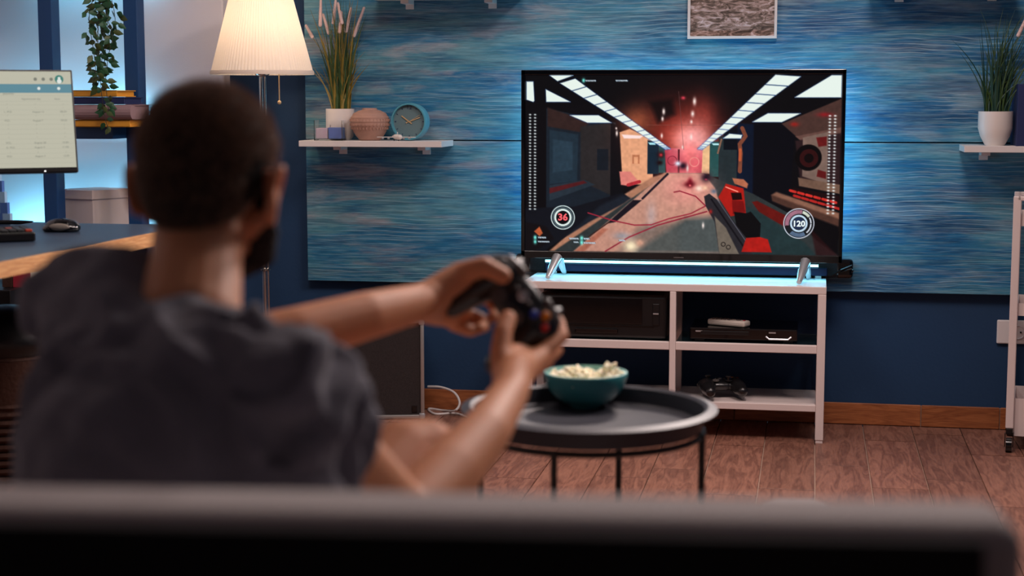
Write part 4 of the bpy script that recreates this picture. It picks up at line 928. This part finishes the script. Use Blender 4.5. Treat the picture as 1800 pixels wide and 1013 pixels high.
for yv in [.745, .69]+[.655-.047*i for i in range(13)]: mb.box((MW/2, MH*yv, -.0022), (MW-.02, .0005, .0006), TM)
mb.build('screen_rule', mat('monitor_rule', (0, 0, 0, 1), .3, emit=rgb(166, 166, 150), es=1), mo)['kind'] = 'stuff'
def mtext(s_, x, y, sz, m_=None):
    mb = MB(); V, Fc = text_mesh(s_, sz); mb.raw([(x+p.x, y+p.y, -.0018) for p in V], Fc, TM)
    o = mb.build('screen_text', m_ or mtxt, mo); o['kind'] = 'stuff'
xr = lambda f: MW*f
mtext('patients', xr(.645), MH*.755, .0085); mtext('Appointment day', xr(.735), MH*.705, .0068); mtext('Hour', xr(.90), MH*.705, .0068)
for dct, dt_, hr, f in (('L. M.D.', 'August 16', '08:30', .58), ('M.D.', 'August 7', '09:30', .495), ('M.D.', 'August 28', '10:00', .28), ('D. M.D.', 'August 5', '11:00', .235), ('M.D.', 'August 3', '12:00', .15)):
    mtext(dct, xr(.645), MH*f, .0070); mtext(dt_, xr(.785), MH*f, .0072); mtext(hr, xr(.925), MH*f, .0072)
for fx in (.66, .80, .94):
    for fy in (.655, .62, .545, .455, .42, .375, .335, .19): mtext('/', xr(fx), MH*fy, .006)
mb = MB(); mb.lathe([(0, 0), (.011, 0), (.011, .0006), (0, .0006)], 24, TM @ Matrix.Translation((MW-.035, MH*.905, -.0022))); mb.build('avatar', mgr, mo)
mb = MB(); mb.lathe([(0, 0), (.0035, 0), (.0035, .0004), (0, .0004)], 14, TM @ Matrix.Translation((MW-.035, MH*.915, -.0014))); mb.lathe([(0, 0), (.006, 0), (.006, .0004), (0, .0004)], 14, TM @ Matrix.Translation((MW-.035, MH*.885, -.0014)))
mtext('New', xr(.94), MH*.805, .0075, mtw); mtext('all', xr(.85), MH*.812, .0075, mtw); mb.lathe([(0, 0), (.004, 0), (.004, .0004), (0, .0004)], 14, TM @ Matrix.Translation((MW*.925, MH*.815, -.0014))); mb.lathe([(0, 0), (.004, 0), (.004, .0004), (0, .0004)], 14, TM @ Matrix.Translation((MW*.825, MH*.815, -.0014))); mb.build('icon', mtw, mo)
mb = MB(); 
for i in range(3): mb.lathe([(.0035, 0), (.0045, 0), (.0045, .0004), (.0035, .0004)], 14, TM @ Matrix.Translation((MW-.095+.02*i, MH*.905, -.0018)))
mb.build('icon', mtxt, mo)
MB().box((MW*.83, .003, .0005), (.004, .002, .002), TM).build('standby_light', M['standby'], mo)
nb = TM @ Vector((MW*.5, 0, -.03))
MB().box((nb.x, nb.y+.02, (nb.z+.05)/2), (.05, .03, nb.z+.05), bev=.004).build('neck', M['black'], mo); MB().lathe([(0, 0), (.11, 0), (.11, .006), (.02, .012), (0, .012)], 36, Matrix.Translation((nb.x, nb.y, 0))).build('foot', M['black'], mo, True)
# keyboard
q = PZ(70, 425, DZ); kb = thing('keyboard', 'black computer keyboard at the left end of the desk', 'keyboard', (q.x-.01, q.y, DZ+.0005), .62)
kw, kd = .40, .14
MB().box((-kw/2, kd/2, .012), (kw, kd, .022), bev=.004).build('case', M['black'], kb)
km = MB().box((0, 0, 0), (.016, .016, .007), bev=.002).mesh('key', M['key']); kr = MB().box((0, 0, 0), (.016, .016, .007), bev=.002).mesh('key', M['keyr'])
for r in range(6):
    for c_ in range(20):
        o = bpy.data.objects.new('key', kr if (c_, r) in ((0, 0), (2, 3), (9, 2)) else km); COL.objects.link(o); o.parent = kb; o.location = (-.014-c_*.0192, .018+r*.0205, .026)
# mouse
q = PZ(106, 408, DZ); mu = thing('computer_mouse', 'black computer mouse with a dotted grey side on the desk', 'computer mouse', (q.x, q.y+.01, DZ+.0005), YAW-.12)
mb = MB(); mb.ell((0, 0, .012), (.047, .030, .023)).ell((-.022, 0, .008), (.030, .031, .014)).ell((.022, 0, .010), (.028, .030, .016))
bm_ = remesh(mb, .0015, 6)
for v in bm_.vertices: v.co.z = max(v.co.z, 0)
link_mesh('body', bm_, M['gloss'], mu)
MB().ell((.004, -.0275, .014), (.028, .005, .0095)).build('side_grip', M['mousep'], mu, True)
MB().tube([(-.03, -.003, .026), (-.03, .003, .026)], .005, 10).build('wheel', M['padgrey'], mu)
q = PZ(30, 397, DZ); tag(MB().chain([((-.06, -.01, .008), .006), ((.0, 0, .008), .006), ((.035, .004, .010), .002)]).build('pen', M['black'], None, True), 'black pen lying behind the keyboard', 'pen').location = (q.x, q.y+.02, DZ)
# checked file standing at the far left of desk
q = PZ(22, 391, DZ); cf = thing('desk_file', 'blue checked file leaning under the monitor at the left edge', 'file', (PY(20, 388, 4.16).x, 4.16, DZ+.0005), 0)
for i in range(5):
    for j in range(4):
        Tq = Matrix.Translation((-.022*(j+.5)-.007*i, 0, .0152+.030*i)); MB().box((0, 0, 0), (.0222, .014, .0302), Tq).build('panel', M['check1' if (i+j) % 2 else 'check2'], cf)
# things under the desk: low shelf, books, basket, chair
us = thing('cabinet', 'low dark cabinet beneath the left bookshelf books', 'cabinet', (-2.72, 4.72, 0))
zt_ = PY(40, 511, 4.57).z
MB().box((0, 0, zt_-.04), (.62, .30, .08), bev=.003).build('top', M['black'], us)
for x in (-.29, .29): MB().box((x, .0, (zt_-.08)/2), (.03, .28, zt_-.08)).build('side', M['navy'], us)
for (xa, xb, m_, lab) in ((2, 20, 'wicker', 'thick brown book standing under the desk, leftmost'), (21, 52, 'red', 'red and purple book under the desk beside the brown one')):
    x0_, x1_ = PY(xa, 500, 4.63).x, PY(xb, 500, 4.63).x
    b = thing('book', lab, 'book', (.5*(x0_+x1_), 4.70, zt_+.0005)); MB().box((0, 0, .04), (x1_-x0_-.004, .12, .078)).build('pages', M['pages'], b)
    MB().box((0, -.062, .041), (x1_-x0_-.001, .004, .082), bev=.001).box((0, 0, .081), (x1_-x0_-.001, .126, .003)).build('cover', M[m_], b)
wb = thing('wicker_basket', 'tall brown wicker basket on the floor at the left edge', 'basket', (PY(15, 650, 3.9).x, 3.9, 0))
mb = MB()
for i in range(22):
    r = .15+.02*math.sin(i*.25); mb.tube([(r*math.cos(t_*PI/12)*(1+.02*((t_+i) % 2)), r*math.sin(t_*PI/12)*(1+.02*((t_+i) % 2)), .012+.02*i) for t_ in range(25)], .009, 6, cap=False)
mb.lathe([(0, 0), (.145, 0), (.145, .43), (.14, .43), (.14, .01), (0, .01)], 24); mb.build('weave', M['wicker'], wb, True)
mb = MB(); mb.ell((0, 0, .47), (.15, .15, .09)); mb.build('cushion', M['black'], wb, True)

# ------------------------------------------------------------------ sofa
SZ = .79
e0 = PZ(430, 905, SZ); e1 = PZ(1812, 929.5, SZ); dd = (e1-e0); dd.z = 0; sa = math.atan2(dd.y, dd.x)
sf = thing('sofa', 'grey fabric sofa seen from behind, dark lined back, in the foreground', 'sofa', (e1.x, e1.y, 0), sa)
th = .098; SL = 2.05
MB().box((-SL/2, th/2, .5*(SZ+.10)), (SL, th, SZ-.10), bev=.02).build('backrest', M['fabric'], sf, True)
pe = PZ(1730, 928, SZ); pl_ = (pe-e1).length
MB().box((-(SL+pl_)/2, -.004, .5*(SZ-.004+.10)), (SL-pl_, .012, SZ-.114), bev=.005).build('back_lining', M['fabricd'], sf, True)
MB().box((-SL/2, th+.46, .22), (SL, .94, .20), bev=.02).build('base', M['fabric'], sf, True)
for i in range(2): MB().box((-.12-(SL-.24)*(i+.5)/2, th+.475, .335), ((SL-.24)/2-.008, .93, .11), bev=.035).build('seat_cushion', M['fabric'], sf, True)
for x in (-.06, -SL+.06): MB().box((x, th+.47, .36), (.11, .94, .40), bev=.03).build('armrest', M['fabric'], sf, True)
for x in (-.08, -SL+.08):
    for y in (.08, .96): MB().lathe([(.018, 0), (.024, .13)], 16, Matrix.Translation((x, y, 0))).build('leg', M['black'], sf, True)

# ------------------------------------------------------------------ the man
def Q(px, py, d): return PD(px, py, d)
man = thing('person', 'seated man in a grey t-shirt seen from behind, holding a black game controller', 'person', (-.70, 1.55, .40))
ML = Vector(man.location)
hc = Q(368, 274, 1.83)
hz = math.radians(-4)                    # head yaw: towards the television
RH = Matrix.Rotation(hz, 3, 'Z') @ Matrix.Rotation(math.radians(-8), 3, 'X')
TH_ = Matrix.Translation(hc-ML) @ RH.to_4x4() @ Matrix.Scale(.955, 4)
HR = RH
def body_mb():
    mb = MB()
    o_ = -ML
    def C(lst): mb.chain([(Q(*p[:3])+o_, p[3]) for p in lst])
    # head
    T = TH_
    mb.ell((0, -.005, .0), (.074, .094, .080), T, 36, 24); mb.ell((0, -.035, -.030), (.062, .055, .060), T); mb.ell((0, .035, -.045), (.060, .052, .070), T)
    mb.ell((0, .045, -.092), (.050, .046, .034), T); mb.ell((0, .080, -.112), (.022, .016, .016), T); mb.ell((0, .076, -.078), (.030, .016, .022), T)
    mb.chain([((0, .088, -.012), .008), ((0, .108, -.046), .010), ((0, .103, -.052), .011)], T); mb.ell((-.012, .096, -.052), .008, T); mb.ell((.012, .096, -.052), .008, T)
    for s_ in (-1, 1):
        mb.chain([((s_*.012, .086, .004), .007), ((s_*.045, .072, .006), .008)], T)      # brow
        mb.ell((s_*.042, .062, -.045), (.020, .020, .018), T)                            # cheek
        mb.chain([((s_*.058, .012, -.075), .014), ((s_*.035, .060, -.105), .016), ((0, .082, -.115), .012)], T)   # jaw line
        # ear: shell and rim
        Re = Matrix.Rotation(s_*.45, 3, 'Z') @ Matrix.Rotation(s_*-.12, 3, 'Y')
        mb.ell((s_*.084, -.008, -.045), (.0075, .019, .031), T, R=Re)
        rim = [((s_*(.088+.008*math.sin(u)+.004*math.cos(u)), -.008-.018*math.cos(u), -.043+.030*math.sin(u)), .0046) for u in np.linspace(-1.3, 3.6, 9)]
        rim = [(Vector(c_), r) for c_, r in rim]
        mb.chain(rim, T)
        mb.ell((s_*.079, .006, -.072), (.006, .008, .010), T)
    mb.chain([((-.020, .086, -.076), .0055), ((0, .092, -.075), .006), ((.020, .086, -.076), .0055)], T)   # lips
    mb.chain([((-.016, .085, -.084), .006), ((0, .090, -.085), .007), ((.016, .085, -.084), .006)], T)
    # neck, trunk
    C([(352, 380, 1.825, .050), (344, 470, 1.79, .051), (330, 565, 1.74, .058)])
    C([(200, 560, 1.82, .035), (320, 590, 1.75, .045), (440, 660, 1.66, .035)])
    C([(320, 660, 1.72, .070), (310, 820, 1.68, .085)])
    hip = Vector((-.70, 1.53, .50))+o_
    mb.chain([(Q(310, 820, 1.68)+o_, .085), (hip, .125)])
    # right arm
    C([(512, 712, 1.61, .036), (560, 775, 1.67, .036), (590, 795, 1.70, .043), (712, 915, 1.85, .038)])
    C([(712, 915, 1.85, .038), (790, 832, 1.95, .0385), (850, 765, 2.04, .033), (897, 690, 2.17, .0255)])
    # left arm
    C([(148, 550, 1.86, .040), (270, 590, 1.98, .042), (400, 615, 2.06, .037)])
    C([(400, 615, 2.06, .037), (520, 590, 2.10, .038), (640, 556, 2.17, .033), (740, 532, 2.27, .027)])
    # right hand: palm, thumb and four fingers around the grip
    C([(897, 690, 2.17, .025), (905, 655, 2.24, .027), (930, 640, 2.30, .021)]); C([(893, 680, 2.2, .022), (892, 630, 2.28, .021), (915, 625, 2.31, .018)]); C([(905, 665, 2.24, .022), (948, 628, 2.31, .016)])
    C([(888, 655, 2.24, .019), (881, 618, 2.26, .0155), (884, 585, 2.275, .0135), (893, 560, 2.295, .0125)])
    C([(925, 640, 2.30, .017), (952, 622, 2.315, .0125), (987, 592, 2.345, .0105), (983, 567, 2.37, .0092), (968, 551, 2.375, .0085)])
    C([(925, 645, 2.31, .017), (950, 638, 2.33, .0125), (977, 616, 2.375, .0105), (958, 596, 2.41, .0092), (936, 588, 2.415, .0085)])
    C([(918, 650, 2.31, .017), (940, 650, 2.335, .012), (962, 636, 2.385, .0100), (942, 614, 2.41, .009), (920, 606, 2.415, .0082)])
    C([(908, 655, 2.31, .016), (925, 660, 2.335, .011), (944, 652, 2.38, .009), (928, 634, 2.405, .008), (908, 627, 2.41, .0075)])
    # left hand: palm behind the grip, thumb over the top, four fingers curled under and behind
    C([(740, 532, 2.28, .027), (778, 515, 2.37, .025), (812, 502, 2.405, .018)]); C([(740, 535, 2.28, .026), (772, 548, 2.40, .022), (800, 556, 2.43, .017)]); C([(755, 520, 2.28, .023), (815, 486, 2.335, .017)])
    C([(770, 508, 2.29, .021), (808, 482, 2.305, .0175), (850, 468, 2.300, .0140), (884, 485, 2.305, .0125)])
    C([(812, 500, 2.375, .015), (836, 484, 2.40, .0120), (870, 474, 2.415, .0100), (892, 486, 2.42, .0088), (904, 496, 2.415, .0082)])
    C([(812, 525, 2.385, .015), (834, 520, 2.42, .0120), (862, 526, 2.435, .0100), (872, 545, 2.425, .0090), (868, 558, 2.41, .0082)])
    C([(806, 545, 2.39, .015), (820, 552, 2.42, .0115), (846, 562, 2.425, .0100), (852, 574, 2.405, .0088), (842, 578, 2.385, .0082)])
    C([(790, 552, 2.37, .015), (798, 570, 2.42, .0115), (822, 580, 2.41, .0100), (830, 582, 2.39, .0088), (820, 578, 2.375, .0082)])
    # legs, sitting cross-legged, right knee raised
    def W(x, y, z): return Vector((x, y, z))+o_
    kn = Q(746, 800, 2.03)+o_
    mb.chain([(hip+Vector((.09, 0, 0)), .10), ((hip+kn)/2+Vector((.03, 0, -.02)), .064), (kn-Vector((.02, .02, .002)), .050), (kn, .046)])
    mb.chain([(kn, .046), (kn+Vector((-.055, -.03, -.10)), .047), (kn+Vector((-.14, .0, -.20)), .032), (W(-.66, 1.92, .46)), ] if False else [(kn, .046), (kn+Vector((-.05, -.02, -.09)), .048), (kn+Vector((-.17, .0, -.175)), .030)])
    mb.chain([(kn+Vector((-.17, .0, -.175)), .030), (kn+Vector((-.21, .04, -.19)), .030), (kn+Vector((-.24, .12, -.20)), .022)])
    kl = W(-.98, 1.90, .56)
    mb.chain([(hip+Vector((-.09, 0, 0)), .10), ((hip+kl)/2, .075), (kl, .052)]); mb.chain([(kl, .052), (kl+Vector((.08, .02, -.07)), .050), (kl+Vector((.27, .03, -.09)), .030)])
    mb.chain([(kl+Vector((.27, .03, -.09)), .030), (kl+Vector((.33, .10, -.09)), .023)])
    return mb
bd = link_mesh('body', remesh(body_mb(), .0032, 5), M['skin'], man)
# face parts
for s_ in (-1, 1):
    e_ = MB().ell((s_*.031, .073, -.008), .0125, TH_).build('eye', M['eye'], man, True); MB().ell((s_*.031, .0835, -.008), (.0055, .003, .0055), TH_).build('iris', M['iris'], e_, True)
# hair
mb = MB(); mb.ell((0, -.005, .002), (.0785, .098, .0835), TH_, 40, 28); mb.ell((0, -.038, -.034), (.067, .060, .062), TH_); mb.ell((0, -.052, -.062), (.050, .040, .038), TH_)
hm = remesh(mb, .004, 4)
inv = TH_.inverted(); bm = bmesh.new(); bm.from_mesh(hm); dl = []
for v in bm.verts:
    p = inv @ v.co
    lim = -.100 if p.y < -.03 else (-.100+(p.y+.03)*1.55 if p.y < .03 else .0+(p.y-.03)*1.3)
    if p.z < lim or p.y > .088: dl.append(v)
    else: v.co += v.normal*.0022*noise.noise(v.co*140)
bmesh.ops.delete(bm, geom=dl, context='VERTS'); bm.to_mesh(hm); bm.free(); 
n_ = len(hm.vertices); hv = np.empty(n_*3); hn = np.empty(n_*3); hm.vertices.foreach_get('co', hv); hm.vertices.foreach_get('normal', hn); hv = hv.reshape(-1, 3); hn = hn.reshape(-1, 3)
hmb = MB(); hmb.v = [tuple(c_) for c_ in hv]; hmb.f = [tuple(p_.vertices) for p_ in hm.polygons]
cz = np.array(hc-ML); fwd = np.array(RH @ Vector((0, 1, 0)))
rs2 = np.random.RandomState(5); idx = rs2.randint(0, n_, 26000)
for i_ in idx:
    lp_ = inv @ Vector(hv[i_])
    if abs(lp_.x) > .058 and -.085 < lp_.z < -.008 and lp_.y > -.045: continue
    nn_ = hn[i_]; out_ = hv[i_]-cz; out_ /= np.linalg.norm(out_); nn_ = nn_ if nn_ @ out_ > 0 else -nn_
    low = max(0., min(1., (hv[i_][2]-cz[2]+.09)/.13))
    d_ = nn_*.75+fwd*.35-np.array((0, 0, .25))+rs2.normal(0, .22, 3); d_ /= np.linalg.norm(d_); sd = np.cross(d_, rs2.normal(0, 1, 3)); sd /= np.linalg.norm(sd)
    b_0 = hv[i_]+rs2.normal(0, .0012, 3); L0 = (.0025+.0058*low)*rs2.uniform(.6, 1.2); k0 = len(hmb.v)
    hmb.v += [tuple(b_0-sd*.00035), tuple(b_0+sd*.00035), tuple(b_0+d_*L0)]; hmb.f.append((k0, k0+1, k0+2))
hm2 = bpy.data.meshes.new('hair'); hm2.from_pydata(hmb.v, [], hmb.f); hm2.polygons.foreach_set('use_smooth', [True]*len(hm2.polygons))
ho = link_mesh('hair', hm2, M['hair'], man); hm2.materials.append(mat('hair_rim_lit', rgb(158, 122, 98), .5, spec=.6))  # strands coloured pale to stand in for rim light on the hair
mi_ = np.zeros(len(hm2.polygons), np.int32); mi_[len(hm.polygons):] = 1; hm2.polygons.foreach_set('material_index', mi_)
# beard
mb = MB()
for s_ in (-1, 1): mb.chain([((s_*.064, .022, -.045), .012), ((s_*.061, .024, -.078), .018), ((s_*.040, .062, -.112), .021), ((0, .084, -.126), .020)], TH_)
mb.chain([((-.028, .084, -.074), .006), ((0, .094, -.067), .006), ((.028, .084, -.074), .006)], TH_); mb.ell((0, .055, -.122), (.040, .038, .020), TH_)
bmh = remesh(mb, .003, 4)
_nn = noise.noise
bn = np.empty(len(bmh.vertices)*3); bc = np.empty(len(bmh.vertices)*3); bmh.vertices.foreach_get('normal', bn); bmh.vertices.foreach_get('co', bc)
bc = bc.reshape(-1, 3); bc += bn.reshape(-1, 3)*np.array([.003*_nn(Vector(c_)*150) for c_ in bc])[:, None]; bmh.vertices.foreach_set('co', bc.ravel())
link_mesh('beard', bmh, M['beard'], man)
# t-shirt
mb = MB(); o_ = -ML
def C2(lst): mb.chain([(Q(*p[:3])+o_, p[3]) for p in lst])
C2([(148, 542, 1.85, .063), (225, 580, 1.79, .078), (325, 690, 1.70, .103), (430, 715, 1.64, .088), (502, 705, 1.60, .062)])
C2([(215, 700, 1.75, .100), (205, 860, 1.70, .108)]); C2([(360, 740, 1.66, .115), (360, 880, 1.62, .125)]); C2([(470, 730, 1.63, .085), (460, 860, 1.62, .095)])
C2([(240, 505, 1.80, .036), (318, 592, 1.745, .056), (412, 634, 1.69, .048), (500, 668, 1.63, .044)])
C2([(150, 510, 1.84, .045), (240, 505, 1.80, .038)])
mb.chain([(Q(300, 860, 1.66)+o_, .15), (Vector((-.70, 1.54, .52))+o_, .155)])
# sleeves
C2([(502, 700, 1.60, .060), (532, 752, 1.645, .057), (556, 798, 1.685, .053)])
C2([(148, 542, 1.85, .060), (230, 575, 1.95, .054)])
sm_ = remesh(mb, .005, 8)
n3 = noise.noise
armd = (Q(566, 796, 1.685)-Q(505, 700, 1.60)).normalized(); sh = Q(505, 700, 1.60)+o_
def displace(me, fn):
    n = len(me.vertices); co = np.empty(n*3); no = np.empty(n*3); me.vertices.foreach_get('co', co); me.vertices.foreach_get('normal', no)
    co = co.reshape(-1, 3); no = no.reshape(-1, 3); f = np.array([fn(Vector(c_)) for c_ in co]); co = co+no*f[:, None]; me.vertices.foreach_set('co', co.ravel()); me.update()
def folds(p):
    f1 = n3(Vector((p.x*9, p.y*9, p.z*16)))*.010+n3(Vector((p.x*24+p.z*14, p.y*22, p.z*34)))*.006
    t = (p-sh).dot(armd); rr = ((p-sh)-armd*t).length
    if rr < .085 and t > -.05: f1 += .012*math.sin(t*125+5*n3(p*12))*(1 if t < .11 else .3)
    w_ = max(0, 1-abs(p.z-.44)/.13); f1 += .019*w_*(.75-2*abs(n3(Vector((p.x*15+p.y*6, p.y*15, p.z*9+3)))))
    return f1
displace(sm_, folds)
# cut clean openings: sleeve hem and neckline
bm = bmesh.new(); bm.from_mesh(sm_)
hemR = Q(566, 810, 1.695)+o_; nb_ = Q(338, 500, 1.785)+o_; nd = (Q(350, 440, 1.80)-Q(332, 560, 1.75)).normalized()
geom = bm.verts[:]+bm.edges[:]+bm.faces[:]
def cut(bm, co, no, test):
    g = [f for f in bm.faces if test(f.calc_center_median())]; vs = {v for f in g for v in f.verts}; es = {e for f in g for e in f.edges}
    r = bmesh.ops.bisect_plane(bm, geom=list(vs)+list(es)+g, plane_co=co, plane_no=no, clear_outer=False)
    kill = [f for f in bm.faces if (f.calc_center_median()-co).dot(no) > 0 and test(f.calc_center_median())]
    bmesh.ops.delete(bm, geom=kill, context='FACES')
ad = (Q(650, 860, 1.78)-Q(540, 750, 1.645)).normalized()
cut(bm, hemR+ad*.025, ad, lambda c_: (c_-hemR).length < .10 and c_.z > -ML.z+.55)
bmesh.ops.recalc_face_normals(bm, faces=bm.faces[:])
bm.to_mesh(sm_); bm.free()
ts = link_mesh('t_shirt', sm_, M['shirt'], man)
sol = ts.modifiers.new('thickness', 'SOLIDIFY'); sol.thickness = .003; sol.offset = -1
# collar rib around the neck
cr = []; ncen = Q(330, 508, 1.785)+o_
u1 = nd.cross(Vector((0, 1, 0))).normalized(); u2 = nd.cross(u1)
# shorts
mb = MB(); hip = Vector((-.70, 1.53, .50))+o_; kn = Q(746, 800, 2.03)+o_; kl = Vector((-.98, 1.90, .56))+o_
mb.chain([(hip+Vector((.05, 0, 0)), .135), (hip+Vector((.09, 0, .0)), .115), (hip+(kn-hip)*.45+Vector((.05, 0, .0)), .086)]); mb.chain([(hip+Vector((-.09, 0, 0)), .115), (hip+(kl-hip)*.5, .09)]); mb.chain([(hip+Vector((-.07, 0, 0)), .135), (hip+Vector((.05, 0, 0)), .135)])
link_mesh('shorts', remesh(mb, .006, 5), M['short'], man)

# controller in the hands
gp = gamepad('game_controller', 'black game controller with coloured buttons held in the man\'s hands', 'game controller')
# top face looks back at the man and camera, right grip lower than the left
nrm = (CAM-Q(904, 535, 2.35)).normalized(); nrm = (nrm+UP*.12).normalized()
xr_ = (RT*7.25-UP*9.6).normalized(); xr_ = (xr_-nrm*xr_.dot(nrm)).normalized(); yr_ = nrm.cross(xr_)
gc = Q(906, 533, 2.345)
gp.matrix_world = Matrix(((xr_.x, yr_.x, nrm.x, gc.x), (xr_.y, yr_.y, nrm.y, gc.y), (xr_.z, yr_.z, nrm.z, gc.z), (0, 0, 0, 1)))
